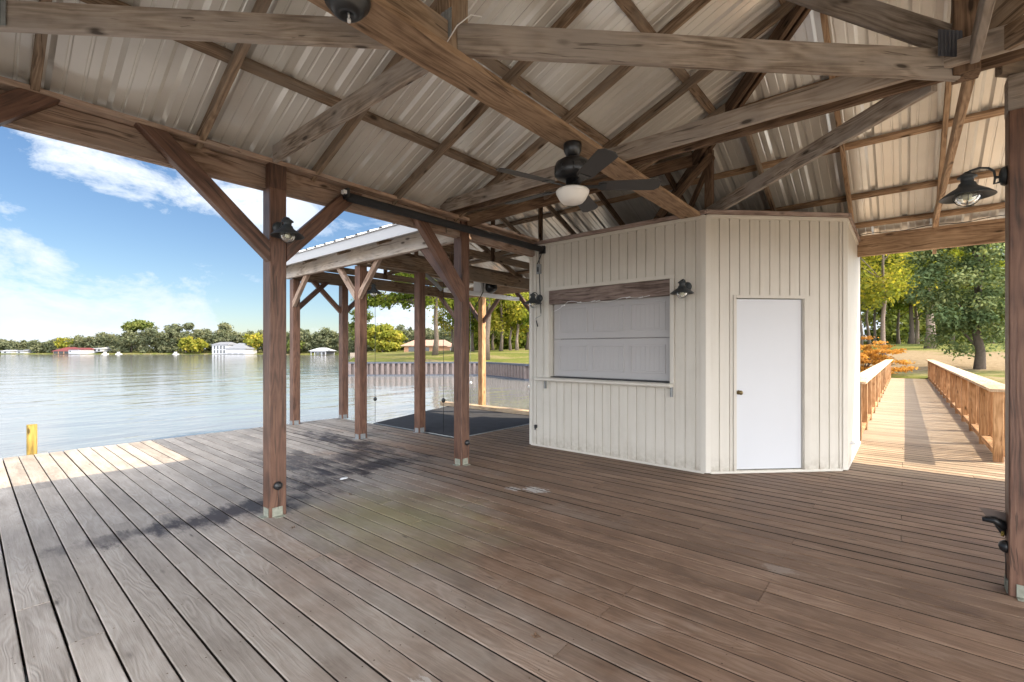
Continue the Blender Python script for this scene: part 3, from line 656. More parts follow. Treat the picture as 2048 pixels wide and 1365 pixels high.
inv = Matrix.Translation(-Vector(wp(hut)))
# outward side: travel so that y=(x.y,-x.x) points out
W1, L1 = wall_frame(cL, cM)      # travelling -y : x=(0,-1) -> y=(-1,0) out
W2, L2 = wall_frame(cM, cR)      # x=(.7,-.7) -> y=(-.7,-.7) out
W3, L3 = wall_frame(cR, cE)      # x=(1,0) -> y=(0,-1)
W4, L4 = wall_frame(cE, cB); W5, L5 = wall_frame(cB, cL)
ZT = 2.95
b = MB(); m1 = inv @ W1
wx0, wx1, wz0, wz1 = 4.27-3.93, 4.27-2.13, 1.02, 2.27       # serving window opening in local x
siding(b, .0, wx0, .02, ZT, m1); siding(b, wx1, L1, .02, ZT, m1); siding(b, wx0, wx1, .02, wz0, m1); siding(b, wx0, wx1, wz1, ZT, m1)
b.build('window_wall', M['siding'], hut)
b = MB(); m2 = inv @ W2; dx0, dx1, dz1 = .355, 1.185, 2.015
siding(b, 0, dx0, .02, ZT, m2, off=.04); siding(b, dx1, L2, .02, ZT, m2, off=.04); siding(b, dx0, dx1, dz1, ZT, m2, off=.04)
b.build('door_wall', M['siding'], hut)
b = MB(); siding(b, 0, L3, .02, ZT, inv @ W3); b.build('side_wall', M['siding'], hut)
b = MB(); siding(b, 0, L4, .02, ZT, inv @ W4); b.build('side_wall', M['siding'], hut)
b = MB(); siding(b, 0, L5, .02, ZT, inv @ W5); b.build('side_wall', M['siding'], hut)
# trims: corner strips, base strip, top plate
def corner(p, d1, d2, w=.055):
    b = MB()
    for d in (d1, d2):
        x = Vector((*d, 0)).normalized(); n = Vector((x.y, -x.x, 0)) if d is d2 else Vector((x.y, -x.x, 0))*-1
        o_ = Vector((*p, 0))-wp(hut)
        a = o_+n*.001; e = o_+x*w+n*.001
        vs = [a, e, e+n*.008, a+n*.008-x*.004]; vs = [Vector(q) for q in vs]
        lo_ = [q+Vector((0, 0, .015)) for q in vs]; hi_ = [q+Vector((0, 0, ZT+.002)) for q in vs]
        b.add(lo_+hi_, [(0, 3, 2, 1), (4, 5, 6, 7), (0, 1, 5, 4), (1, 2, 6, 5), (2, 3, 7, 6), (3, 0, 4, 7)])
    return b.build('corner_trim', M['trim'], hut)
corner(cM, (0, 1), (1, -1)); corner(cR, (-1, 1), (1, 0)); corner(cL, (1, 0), (0, -1))
def strip(name, W, L, x0, x1, z0, z1, y0, y1, m, par=hut):
    b = MB(); b.cbox((x0, y0, z0), (x1, y1, z1), .003, 0, None)
    return b.build(name, m, par, mw=inv @ W)
for W, L in ((W1, L1), (W2, L2), (W3, L3)):
    strip('base_trim', W, L, .02 if W is not W2 else .06, L-.02 if W is not W2 else L-.06, .003, .03, -.03, .012, M['trim'])
    strip('top_trim', W, L, .01, L-.01, ZT-.03, ZT+.012, -.03, .014, M['trim'])
    strip('top_plate', W, L, -.03, L+.03, ZT+.013, ZT+.062, -.10, .035, M['header'])
# a dark board edge above the door wall and ceiling inside
b = MB(); q = [cL, cM, cR, cE, cB]; o_ = wp(hut)
b.add([(x-o_.x, y-o_.y, ZT-.05) for x, y in q], [(0, 1, 2, 3, 4)]); b.build('ceiling_board', M['darkwood'], hut)
# serving window
def piece(W, x0, x1, z0, z1, y0, y1, name, m, c=.003):
    b = MB(); b.cbox((x0, y0, z0), (x1, y1, z1), c); return b.build(name, m, hut, mw=inv @ W)
fr = MB()
fr.box((wx0-.045, .001, wz1), (wx1+.045, .020, wz1+.045)); fr.box((wx0-.045, .001, wz0+.002), (wx0, .018, wz1-.001)); fr.box((wx1, .001, wz0+.002), (wx1+.04, .018, wz1-.001))
fr.box((wx0+.001, -.12, wz0+.002), (wx0+.012, .012, wz1-.001)); fr.box((wx1-.012, -.12, wz0+.002), (wx1-.001, .012, wz1-.001))
fr.build('window_frame', M['trim'], hut, mw=inv @ W1)
piece(W1, wx0+.013, wx1-.013, 2.075, wz1-.003, -.05, .008, 'header_board', M['header'])
sill = MB(); n = 10; x0, x1, r = wx0-.16, wx1+.03, .04
sill.cbox((x0, -.10, .976), (x1, .13, 1.018), .012); sill.build('sill', M['trim'], hut, mw=inv @ W1)
for xx in (wx0-.05, wx1+.005): piece(W1, xx, xx+.02, .86, .974, .004, .05, 'sill_bracket', M['zinc'])
sh = MB()
def raised(b, x0, x1, z0, z1, y, d=.013, w=.022):
    # recessed picture-frame panel with vertical grooves
    for (a0, c0, a1, c1) in ((x0, z0, x1, z0+w), (x0, z1-w, x1, z1), (x0, z0+w, x0+w, z1-w), (x1-w, z0+w, x1, z1-w)):
        b.cbox((a0, y, c0), (a1, y+d, c1), .003)
    k = 6
    for i in range(1, k+1):
        xx = x0+w+(x1-x0-2*w)*i/(k+1); b.box((xx-.003, y+.0005, z0+w), (xx+.003, y+.004, z1-w))
ys = -.095
for (z0, z1) in ((1.035, 1.5695), (1.5735, 2.10)):
    sh.cbox((wx0+.03, ys-.04, z0), (wx1-.02, ys, z1), .008)
    X0 = wx0+.03; Wd = (wx1-.02-X0)
    for i in range(3):
        a = X0+.09+i*(Wd-.09)/3; raised(sh, a, a+(Wd-.09)/3-.085, z0+.09, z1-.085, ys)
sh.build('roller_shutter', M['shutter'], hut, mw=inv @ W1)
piece(W1, wx0+.012, wx1-.012, 1.019, 1.034, -.13, -.03, 'shutter_seal', M['black'])
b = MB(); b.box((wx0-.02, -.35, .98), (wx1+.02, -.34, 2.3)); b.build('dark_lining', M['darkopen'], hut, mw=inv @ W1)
# door
dr = piece(W2, dx0+.018, dx1-.018, .045, dz1-.012, -.05, -.014, 'door', M['door'], .003)
kb = MB(); kb.lathe([(0, .062), (.018, .060), (.026, .048), (.024, .036), (.010, .028), (.010, .008), (.024, .006), (.026, 0)], 20)
kb.build('knob', M['brass'], dr, mw=Matrix.Translation((dx0+.045, -.014, .93)) @ Matrix.Rotation(R_(-90), 4, 'X'))
df = MB()
df.box((dx0-.028, .001, .031), (dx0+.003, .014, dz1+.03)); df.box((dx1-.003, .001, .031), (dx1+.075, .016, dz1+.03)); df.box((dx0+.004, .001, dz1-.004), (dx1-.004, .018, dz1+.032))
df.box((dx1-.014, -.06, .031), (dx1-.002, .001, dz1-.005)); df.box((dx0+.002, -.06, .031), (dx0+.014, .001, dz1-.005))
df.build('door_frame', M['siding'], hut, mw=inv @ W2)
piece(W2, dx0+.016, dx1-.016, .012, .036, -.07, .004, 'threshold', M['siding']); piece(W2, dx0+.016, dx1-.016, .0365, .0445, -.06, -.03, 'door_gap', M['black'])
piece(W3, .45, .55, .24, .27, .0, .05, 'outlet_cover', M['whiteplastic'])

# ------------------------------------------------------------------ footbridge
bridge = root('footbridge', 'timber footbridge with slatted handrails leading from the deck to the wooded bank', 'footbridge', (19.5, -.18, 0))
BV0, BV1 = -.98, .60; B0, B1 = 8.5, 30.5
bd = MB(); rnd = []; x = 9.35
while x < B1:
    n0 = len(bd.f); dz = random.uniform(-.002, .002)
    bd.cbox((x-19.5, BV0-.05+.18, -.036+dz), (x+.136-19.5, BV1+.05+.18, .002+dz), .004); bd.m[n0+2] = bd.m[n0+6] = 1; rnd += [random.random()]*(len(bd.f)-n0); x += .1435
o = bd.build('deck_boards', [M['bridge_deck'], M['edge']], bridge); at = o.data.attributes.new('rnd', 'FLOAT', 'FACE'); at.data.foreach_set('value', rnd)
for y in (BV0+.05, BV1-.05): timber('stringer', (8.6, y, -.17), (B1, y, -.17), .08, .25, M['railwood'], bridge)
CAPZ = .915
for side, y in ((1, .60), (-1, -.96)):
    sx = 8.9 if side > 0 else 8.46
    xs = [sx+i*1.44 for i in range(16) if sx+i*1.44 < B1]
    for px in xs: timber('rail_post', (px, y-side*.055, -.3), (px, y-side*.055, CAPZ-.02), .09, .09, M['railwood'], bridge, up=(0, 1, 0))
    a = sx-.24 if side < 0 else sx-.1; seg = 5.76
    while a < B1:       # caps in butted lengths
        e = min(a+seg, B1+.1); dz = random.uniform(0, .004)
        timber('rail_cap', (a, y-side*.02, CAPZ+dz), (e-.006, y-side*.02, CAPZ+dz), .27, .036, M['railcap'], bridge, c=.003); a = e
    timber('top_rail', (sx, y+side*.008, CAPZ-.063), (B1, y+side*.008, CAPZ-.063), .034, .085, M['railwood'], bridge)
    for p0, p1 in zip(xs, xs[1:]+[B1]): timber('bottom_rail', (p0+.05, y-side*.035, .10), (p1-.05, y-side*.035, .10), .10, .07, M['railwood'], bridge)
    k = 0; pm = None; rest = MB(); x = sx+.10
    while x < B1:
        if k < 50:
            if pm is None: pm = timber('picket', (x, y+.046*side, .02), (x, y+.046*side, CAPZ-.02), .036, .036, M['railwood'], bridge, up=(0, 1, 0))
            else:
                q = pm.copy(); C.objects.link(q); q.parent = bridge; d = Vector((x, y+.046*side, .02))-wp(bridge); q.matrix_local = Matrix(((0, 1, 0, d.x), (0, 0, 1, d.y), (1, 0, 0, d.z), (0, 0, 0, 1)))
        else: rest.box((x-.018-19.5, y+.046*side-.018+.18, .02), (x+.018-19.5, y+.046*side+.018+.18, CAPZ-.02))
        k += 1; x += .118
    r = rest.build('picket', M['railwood'], bridge); r['kind'] = 'stuff'

# ------------------------------------------------------------------ fittings
def ceiling_fan():
    f = root('ceiling_fan', 'black five-blade ceiling fan with white glass bowl hanging from the pine board', 'ceiling fan', (2.93, 1.89, 2.955))
    b = MB(); b.lathe([(.0, 0), (.066, 0), (.068, -.012), (.066, -.05), (.05, -.085), (.022, -.105), (.0, -.105)], 28); b.build('canopy', M['black'], f)
    b = MB(); b.tube([(0, 0, -.09), (0, 0, -.13)], .013, 14); b.build('downrod', M['black'], f)
    b = MB(); b.lathe([(.0, -.112), (.03, -.115), (.09, -.122), (.125, -.145), (.135, -.178), (.135, -.225), (.125, -.245), (.075, -.268), (.0, -.275)], 32)
    for k in range(10):
        a = k*.628; b.tube([(.133*math.cos(a), .133*math.sin(a), -.18), (.132*math.cos(a), .132*math.sin(a), -.23)], .006, 6)
    b.build('motor_housing', M['black'], f)
    b = MB(); b.lathe([(.0, -.27), (.05, -.272), (.052, -.325), (.09, -.332), (.095, -.345), (.0, -.345)], 28); b.build('light_kit', M['black'], f)
    b = MB(); b.lathe([(.0, -.341), (.112, -.342), (.124, -.354), (.121, -.372), (.098, -.415), (.078, -.437), (.05, -.447), (.0, -.450)], 36); b.build('glass_bowl', M['opal'], f)
    for k in range(5):
        a = R_(18+72*k); mx = Matrix.Rotation(a, 4, 'Z')
        tilt = Matrix.Rotation(R_(-13), 4, 'X')
        b = MB(); n = 14; up = []; dn = []
        for i in range(n+1):
            s = i/n; x = .19+.45*s; w = .056+.016*s
            if s > .9: w *= math.sqrt(max(0, 1-((s-.9)/.1)**2*.75))
            if s < .06: w *= .75+.25*s/.06
            up.append((x, w)); 
        vs = [(x, w, .003) for x, w in up]+[(x, -w, .003) for x, w in up]+[(x, w, -.003) for x, w in up]+[(x, -w, -.003) for x, w in up]
        m_ = n+1; fs = []
        for i in range(n):
            fs += [(i, i+m_, i+1+m_, i+1), (i+2*m_, i+1+2*m_, i+1+3*m_, i+3*m_), (i, i+1, i+1+2*m_, i+2*m_), (i+m_, i+3*m_, i+1+3*m_, i+1+m_)]
        fs += [(0, 2*m_, 3*m_, m_), (n, n+m_, n+3*m_, n+2*m_)]
        b.add(vs, fs); bl = b.build('blade', M['blade'], f, mw=mx @ Matrix.Translation((0, 0, -.318)) @ tilt)
        b = MB(); b.box((.07, -.02, -.008), (.24, .02, -.0035)); b.box((.20, -.04, -.0079), (.25, .04, -.0036)); b.build('blade_arm', M['black'], bl)
    return f
ceiling_fan()
fc = root('fan_canopy', 'empty black fan canopy with a wire stub under the pine board', 'ceiling fitting', (1.075, 1.85, 2.955))
b = MB(); b.lathe([(.0, 0), (.098, 0), (.10, -.012), (.092, -.035), (.075, -.05), (.070, -.062), (.052, -.078), (.030, -.080), (.028, -.066), (.0, -.060)], 32); b.build('housing', M['black'], fc)
b = MB(); b.tube([(.01, .005, -.06), (.012, .006, -.088)], .0045, 8); b.tube([(.012, .006, -.086), (.013, .006, -.102)], .008, 8); b.build('wire_stub', M['whiteplastic'], fc)

def wall_lamp(loc, rz, label, grp='barn lamps on the posts and hut', s=1.0):
    """local +X points away from the wall; origin on the wall behind the back plate"""
    l = root('wall_lamp', label, 'lamp', loc, grp, rz)
    b = MB(); b.lathe([(.0, 0), (.055, 0), (.057, .006), (.050, .020), (.030, .028), (.0, .030)], 24, 0, Matrix.Rotation(R_(90), 4, 'Y')); b.build('back_plate', M['lampmetal'], l)
    b = MB(); b.tube([(.02, 0, -.03), (.05, 0, -.035), (.045, 0, .0), (.05, 0, .04), (.075, 0, .065), (.11, 0, .075), (.155, 0, .066), (.17, 0, .058)], .0065, 8); b.tube([(.02, 0, .0), (.05, 0, .0)], .008, 8); b.build('arm', M['lampmetal'], l)
    X = Matrix.Translation((.165, 0, 0))
    b = MB(); b.lathe([(.0, .064), (.012, .064), (.020, .055), (.045, .036), (.046, .028), (.032, .026), (.030, .000), (.040, -.008), (.044, -.022), (.052, -.032), (.095, -.060), (.128, -.088), (.130, -.093), (.122, -.090), (.060, -.050), (.0, -.045)], 32, 0, X); b.build('shade', M['lampmetal'], l)
    b = MB(); b.lathe([(.0, -.05), (.052, -.06), (.060, -.082), (.056, -.105), (.040, -.126), (.018, -.138), (.0, -.140)], 28, 0, X); b.build('globe', M['glass'], l)
    b = MB(); b.lathe([(.0, -.05), (.020, -.056), (.030, -.080), (.026, -.102), (.012, -.114), (.0, -.116)], 20, 0, X); b.build('bulb', M['bulb'], l)
    b = MB()
    for a in (0, 90):
        ca, sa = math.cos(R_(a)), math.sin(R_(a))
        pts = [(.165+.064*ca*math.cos(t), .064*sa*math.cos(t), -.085-.062*math.sin(t)) for t in [math.pi*i/14 for i in range(15)]]
        b.tube(pts, .0022, 6)
    b.tube([(.165+.064*math.cos(t), .064*math.sin(t), -.085) for t in [2*math.pi*i/24 for i in range(25)]], .0022, 6)
    b.build('cage', M['lampmetal'], l)
    return l
wall_lamp((1.735, 4.079, 2.455), R_(-90), 'dark barn lamp on the near lakeside post between its two braces')
wall_lamp((3.985, -.459, 2.45), R_(90), 'dark barn lamp on the post at the right edge of the picture')
wall_lamp((5.459, 1.94, 2.155), R_(180), 'dark barn lamp on the hut to the right of the serving window')
wall_lamp((5.459, 4.09, 2.175), R_(180), 'dark barn lamp on the hut to the left of the serving window')
wall_lamp((4.181, 6.66, 2.44), R_(0), 'dark barn lamp on the boat slip post, half hidden behind a brace')
def post_light(loc, rz, label):
    l = root('post_light', label, 'post light', loc, 'round black lights low on the posts', rz)
    b = MB(); b.lathe([(.034, 0), (.036, .004), (.034, .018), (.022, .032), (.0, .037)], 20, 0, Matrix.Rotation(R_(90), 4, 'Y')); b.build('dome', M['black'], l)
    b = MB(); b.tube([(.01, 0, -.02), (.005, .004, -.10), (.004, 0, -.2)], .002, 6); b.build('wire', M['black'], l); return l
post_light((1.725, 4.079, .262), R_(-90), 'round black light near the foot of the near lakeside post')
post_light((4.02, 4.139, .27), R_(-90), 'round black light near the foot of the post by the hut')
post_light((3.95, -.459, .265), R_(90), 'round black light near the foot of the post at the right edge')
hb = root('hose_bracket', 'black valve bracket with brown flap on the post at the right edge', 'bracket', (3.99, -.459, .40))
b = MB(); b.tube([(.0, 0, -.03), (-.005, .05, .0), (-.005, .10, -.005)], [.03, .022, .014], 8); b.tube([(.02, .0, -.08), (.015, .03, -.03)], .018, 8); b.build('valve', M['black'], hb)
b = MB(); b.add([(0, .0, .05), (.02, .11, .055), (.02, .07, -.01), (0, .0, -.02), (0, .0, .054), (.02, .11, .059), (.024, .07, -.006), (.004, .0, -.016)], [(0, 1, 2, 3), (7, 6, 5, 4), (0, 4, 5, 1), (1, 5, 6, 2), (2, 6, 7, 3), (3, 7, 4, 0)]); b.build('flap', M['tarp'], hb)
b = MB(); b.tube([(.005, .012, -.06), (.005, .014, -.09)], .008, 8); b.build('yellow_tag', M['yellowwood'], hb)

sh_ = root('rolled_sun_shade', 'long black rolled shade mounted along the lakeside eave beam', 'sun shade', (3.9, 4.03, 2.87))
b = MB(); b.tube([(-1.55, 0, .0), (1.53, 0, .012)], .042, 18); b.build('roll', M['blackcloth'], sh_)
b = MB(); b.box((-1.58, -.045, -.02), (-1.555, .07, .075)); b.box((-1.60, -.02, .0), (-1.57, .02, .03)); b.build('bracket', M['black'], sh_)
b = MB(); b.box((1.535, -.05, -.05), (1.555, .05, .06)); b.build('bracket', M['black'], sh_)
b = MB(); b.box((-1.62, -.045, .01), (-1.585, .0, .045)); b.build('end_cap', M['whiteplastic'], sh_)
b = MB(); b.tube([(1.50, -.02, -.03), (1.50, .0, -.10), (1.50, .06, -.20)], .008, 6); b.build('strap', M['blackcloth'], sh_)
ck = root('shade_crank', 'thin black crank rod with bent handle hanging on the hut wall under the rolled shade', 'crank', (5.445, 4.09, 2.85))
b = MB(); b.tube([(0, 0, 0), (-.01, -.01, -.3), (-.012, -.035, -.78), (-.01, -.04, -.90)], .006, 8); b.build('rod', M['black'], ck)
b = MB(); b.tube([(-.01, -.04, -.90), (-.01, -.04, -.93), (-.012, .06, -.97), (-.012, .055, -.985)], .004, 6); b.build('crank_arm', M['zinc'], ck)
b = MB(); b.tube([(-.012, .045, -1.0), (-.013, .015, -1.09)], .008, 8); b.build('handle', M['black'], ck)
jb = root('switch_box', 'small grey switch box with black cord on the hut wall above the left lamp', 'switch box', (5.449, 4.09, 2.60))
b = MB(); b.cbox((-.03, -.035, -.07), (.009, .035, .07), .004); b.build('box', M['zinc'], jb)
b = MB(); b.cbox((-.04, -.012, -.04), (-.0305, .012, .03), .002); b.build('switch', M['black'], jb)
sock = MB(); sock.cbox((5.42, 4.13, .27), (5.458, 4.165, .315), .003); sock.tube([(5.43, 4.148, .27), (5.44, 4.16, .245)], .012, 8)
tag(sock.build('outlet', M['black']), 'small black outlet low on the hut wall left of the serving window', 'outlet')
# string of lights under the header board
sl = MB(); pts = []
for i in range(61):
    s = i/60; y = 3.84-s*1.45; z = 2.055+.012*math.sin(s*9)-.012*math.sin(s*23)+(.015 if s > .15 else -.09*(1-s/.15)); pts.append((5.452+.0, y, z))
sl.tube(pts, .0035, 6); slr = root('string_light', 'white string light draped under the header board of the serving window', 'string light', (5.45, 3.1, 2.05))
child('cord', sl, M['whiteplastic'], slr)
for s in (.12, .3, .45, .5, .8, .93):
    p = pts[int(s*60)]; q = MB(); q.tube([(p[0]-.002, p[1]+.03, p[2]-.004), (p[0]-.004, p[1]-.03, p[2]+.004)], .008, 6); child('bulb', q, M['whiteplastic'], slr)
cb = MB(); pts = []
for i in range(80):
    s = i/79; pts.append((8.235, .5-3.0*s, 3.045+.012*math.sin(s*31)+.03*s)); 
cb.tube(pts, .005, 6); tag(cb.build('cable', M['black']), 'thin dark cable running along the top of the eave beam above the bridge', 'cable')
wz = MB(); wz.tube([(1.60, 1.79, 3.0), (1.63, 1.75, 3.08), (1.68, 1.70, 3.14), (1.74, 1.68, 3.155)], .003, 6); tag(wz.build('wire_loop', M['whiteplastic']), 'pale wire loop beside the gusset plate where the grey tie beam meets the pine board', 'wire')

# boat lift parts in the slip
lift = root('lift_platform', 'floating dock platform with dark grey carpet in the boat slip', 'floating dock', (6.5, 7.2, -.05))
b = MB(); pl = [(-1.32, .74), (-1.30, -1.66), (1.62, -1.64), (1.62, 1.75)]; bz, tz = -.18, .035
b.add([(x, y, bz) for x, y in pl]+[(x, y, tz) for x, y in pl], [(0, 3, 2, 1)[::-1], (4, 5, 6, 7), (0, 1, 5, 4), (1, 2, 6, 5), (2, 3, 7, 6), (3, 0, 4, 7)]); b.build('platform', M['mat'], lift)
b = MB()
for (x0, y0), (x1, y1) in zip(pl[:3], pl[1:]): b.tube([(x0, y0, tz-.005), (x1, y1, tz-.005)], .012, 6)
b.build('edge_rail', M['zinc'], lift)
sil = timber('slip_edge_beam', (8.06, 5.6, .02), (8.06, 9.2, .02), .16, .10, M['railcap']); tag(sil, 'sunlit timber edge beam along the far side of the boat slip', 'timber beam')
def lift_cable(x, y, z0, zb, m, label, base):
    c = root('lift_cable', label, 'cable', (x, y, z0), 'lift cables hanging in the boat slip')
    b = MB(); b.tube([(0, 0, 0), (0, 0, base-z0)], .0045, 6); b.build('wire', M['black'] if m == 'black' else M['zinc'], c)
    b = MB(); b.lathe([(0, .04), (.02, .034), (.034, .012), (.034, -.012), (.02, -.034), (0, -.04)], 14, 0, Matrix.Translation((0, 0, zb-z0))); b.build('float_ball', M[m], c)
lift_cable(5.22, 7.95, 2.75, .45, 'black', 'dark lift cable with a black ball left of the mid slip post', .0)
lift_cable(5.32, 6.05, 2.75, .55, 'black', 'dark lift cable with a black ball just right of the mid slip post', .0)
lift_cable(7.9, 8.0, 2.75, .62, 'whiteplastic', 'pale lift cable with a white ball beside the post near the hut', .0)
lift_cable(7.9, 6.2, 2.75, .62, 'whiteplastic', 'pale lift cable with a white ball beside the left edge of the hut', .0)
lm = root('lift_motor', 'white and black boat lift motor on a white channel under the slip roof', 'lift motor', (6.95, 6.7, 2.74))
b = MB(); b.cbox((-.16, -.12, -.13), (.06, .10, .12), .01); b.build('motor_box', M['whiteplastic'], lm)
b = MB(); b.lathe([(.0, .09), (.11, .09), (.13, .07), (.13, -.05), (.11, -.07), (.0, -.07)], 24, 0, Matrix.Translation((.10, -.14, -.02)) @ Matrix.Rotation(R_(60), 4, 'X')); b.lathe([(.05, .10), (.07, .12), (.03, .13), (0, .13)], 16, 0, Matrix.Translation((.10, -.15, -.02)) @ Matrix.Rotation(R_(60), 4, 'X')); b.build('fan_housing', M['black'], lm)
b = MB(); b.cbox((-1.0, -.06, -.21), (1.15, .06, -.135), .004); b.build('channel', M['whiteplastic'], lm)
b = MB(); b.tube([(-.1, -.13, .08), (-.14, -.16, -.15), (-.3, -.10, -.45), (-.36, -.1, -.7)], .010, 6); b.build('cord', M['black'], lm)
cd = MB(); cd.tube([(5.18, 6.38, 2.74), (5.45, 6.42, 2.62), (5.62, 6.45, 2.52)], .035, 8); tag(cd.build('cable_conduit', M['zinc']), 'grey hoist conduit sloping down from the cross beam beside the mid slip post', 'conduit')
hz = MB(); hz.tube([(3.60, 5.3, 3.9), (3.60, 5.3, 3.10)], .003, 5); hz.tube([(3.60, 5.3, 3.12), (3.60, 5.3, 3.04)], .012, 8)
# piling in the water
pg = timber('mooring_piling', (.60, 9.20, -2.0), (.60, 9.20, .385), .10, .10, M['yellowwood'], None, up=(0, 1, 0), c=.01); tag(pg, 'yellow square timber piling standing in the water at the deck edge', 'piling')
# fallen leaves on the deck
def leaf(x, y, s, rz, label):
    b = MB(); n = 9; pts = [(s*math.cos(a)*(1 if i % 2 else .55), s*.6*math.sin(a)*(1 if i % 2 else .55), .008+.010*math.sin(3*a)) for i, a in enumerate([2*math.pi*k/n for k in range(n)])]
    b.add([(0, 0, .004)]+pts+[(p[0], p[1], p[2]-.001) for p in pts], [(0, i+1, (i+1) % n+1) for i in range(n)]+[(i+1, i+1+n, (i+1) % n+1+n, (i+1) % n+1) for i in range(n)])
    o = b.build('dry_leaf', M['darkwood']); o.location = (x, y, .003); o.rotation_euler = (0, 0, rz); tag(o, label, 'leaf')
leaf(1.69, 3.71, .022, .3, 'small dark dry leaf lying just beside the foot of the near lakeside post')
leaf(2.44, 4.14, .028, 1.2, 'small dark dry leaf on the boards right of the near lakeside post')
leaf(1.82, 1.39, .03, 2.0, 'curled dry leaf on the boards at the bottom of the picture')
b = MB(); b.lathe([(0, .012), (.03, .011), (.045, .006), (.05, 0)], 9); o = b.build('bottle_cap_shell', M['whiteplastic']); o.location = (2.70, 4.71, .002); o.scale = (1, .6, 1); o.name = 'white_shell'; tag(o, 'small white shell on the dark stained boards', 'shell')

# ------------------------------------------------------------------ water and land
WZ = -.6
b = MB(); b.add([(-900, -900, WZ), (900, -900, WZ), (900, 900, WZ), (-900, 900, WZ)], [(0, 1, 2, 3)]); w = b.build('water', M['water']); w['kind'] = 'structure'
fx, fy = math.cos(R_(49.74-9.48)), math.sin(R_(40.26))      # forward in plan
FW = Vector((math.cos(R_(40.26)), math.sin(R_(40.26)))); RT = Vector((math.sin(R_(40.26)), -math.cos(R_(40.26))))
def at(px, F):      # plan position at depth F in the direction of photograph column px
    k = (px-1024)/927; return (F*(k*RT.x+FW.x), F*(k*RT.y+FW.y))
shore = [(19.0, 33.6), (23.4, 29.1), (26.75, 25.4), (24.3, 19.2), (25.6, 11), (28.2, 4), (29.2, .5), (29.0, -3), (26, -12), (22, -30), (15, -75), (70, -170), (300, -260), (420, 0), (330, 190)] + [at(700, 175), at(760, 120), at(700, 66), at(690, 50)]
shore_np = np.array(shore)
def sdf(P, poly):
    n = len(poly); d = np.full(len(P), 1e18); inside = np.zeros(len(P), bool)
    for i in range(n):
        a = poly[i]; b_ = poly[(i+1) % n]; e = b_-a; w_ = P-a
        tt = np.clip((w_ @ e)/(e @ e), 0, 1); q = w_-tt[:, None]*e; d = np.minimum(d, (q**2).sum(1))
        c = ((a[1] > P[:, 1]) != (b_[1] > P[:, 1])) & (P[:, 0] < (b_[0]-a[0])*(P[:, 1]-a[1])/(b_[1]-a[1]+1e-12)+a[0]); inside ^= c
    return np.sqrt(d)*np.where(inside, 1, -1)
def land_z(P):
    d = sdf(P, shore_np); base = np.clip((P[:, 1]-4)/10, 0, 1)*.40
    rise = np.clip(d, 0, 60)*.042
    k = (P @ np.array(RT))/np.maximum(P @ np.array(FW), 1)          # lower towards the point on the left
    cap = 1.05+np.clip((k+.12)*6, 0, 1)*1.1
    z = base+np.minimum(rise, cap*1.0)+.10*np.sin(P[:, 0]*.31)*np.cos(P[:, 1]*.27)*np.clip(d/10, 0, 1)
    z = np.where(d < .5, -1.4+(z+1.4)*np.clip((d+.6)/1.1, 0, 1), z); return z
def grid_land(name, xs, ys, m):
    X, Y = np.meshgrid(xs, ys, indexing='ij'); P = np.stack([X.ravel(), Y.ravel()], 1); Z = land_z(P)
    V = np.column_stack([P, Z]); nx, ny = len(xs), len(ys); idx = np.arange(nx*ny).reshape(nx, ny)
    F = np.stack([idx[:-1, :-1].ravel(), idx[1:, :-1].ravel(), idx[1:, 1:].ravel(), idx[:-1, 1:].ravel()], 1)
    keep = Z[F].max(1) > -1.35; me = fast_mesh(name, V, F[keep], [m], smooth=True)
    o = bpy.data.objects.new(name, me); C.objects.link(o); o['kind'] = 'structure'; return o
xs = np.concatenate([np.arange(12, 62, .7), np.arange(62, 140, 2.5), np.arange(140, 421, 12)]); ys = np.concatenate([np.arange(-260, -60, 12), np.arange(-60, -25, 2.5), np.arange(-25, 45, .7), np.arange(45, 190, 4)])
grid_land('lawn', xs, ys, M['lawn'])
def gz(x, y): return float(land_z(np.array([[x, y]]))[0])

# bulkhead wall
bk = root('bulkhead', 'sheet pile bulkhead with blue-grey cap along the edge of the lawn', 'sea wall', (26.6, 25.4, -.6))
line = [(19.0, 33.5), (26.62, 25.4), (24.2, 19.1), (25.5, 11.2), (28.0, 4.2)]
pw = MB(); cp = MB(); wl = MB(); org = wp(bk)
for (x0, y0), (x1, y1) in zip(line, line[1:]):
    a = Vector((x0, y0, 0)); e = Vector((x1, y1, 0)); L = (e-a).length; t = (e-a)/L; n = Vector((t.y, -t.x, 0)); n = n if n.dot(Vector((-1, -.6, 0))) > 0 else -n
    s = 0; P = .42
    pr = []
    while s < L: pr += [(s, 0), (s+.13, 0), (s+.16, .22), (s+.35, .22), (s+.38, 0)]; s += P
    pr = [q for q in pr if q[0] <= L]+[(L, 0)]
    for (s0, d0), (s1, d1) in zip(pr, pr[1:]):
        p = a+t*s0+n*d0-org; q = a+t*s1+n*d1-org
        pw.add([(p.x, p.y, -.3), (q.x, q.y, -.3), (q.x, q.y, .95), (p.x, p.y, .95)], [(0, 1, 2, 3)])
    for (bb_, z0, z1, n0, n1) in ((cp, .94, 1.07, -.22, .22), (wl, .0, .10, .225, .29)):
        c = [a-t*.12+n*n0-org, e+t*.12+n*n0-org, e+t*.12+n*n1-org, a-t*.12+n*n1-org]
        bb_.add([(q.x, q.y, z0) for q in c]+[(q.x, q.y, z1) for q in c], [(0, 3, 2, 1), (4, 5, 6, 7), (0, 1, 5, 4), (1, 2, 6, 5), (2, 3, 7, 6), (3, 0, 4, 7)])
pw.build('sheet_piling', M['pile'], bk); cp.build('cap', M['capmetal'], bk); wl.build('waler', M['capmetal'], bk)

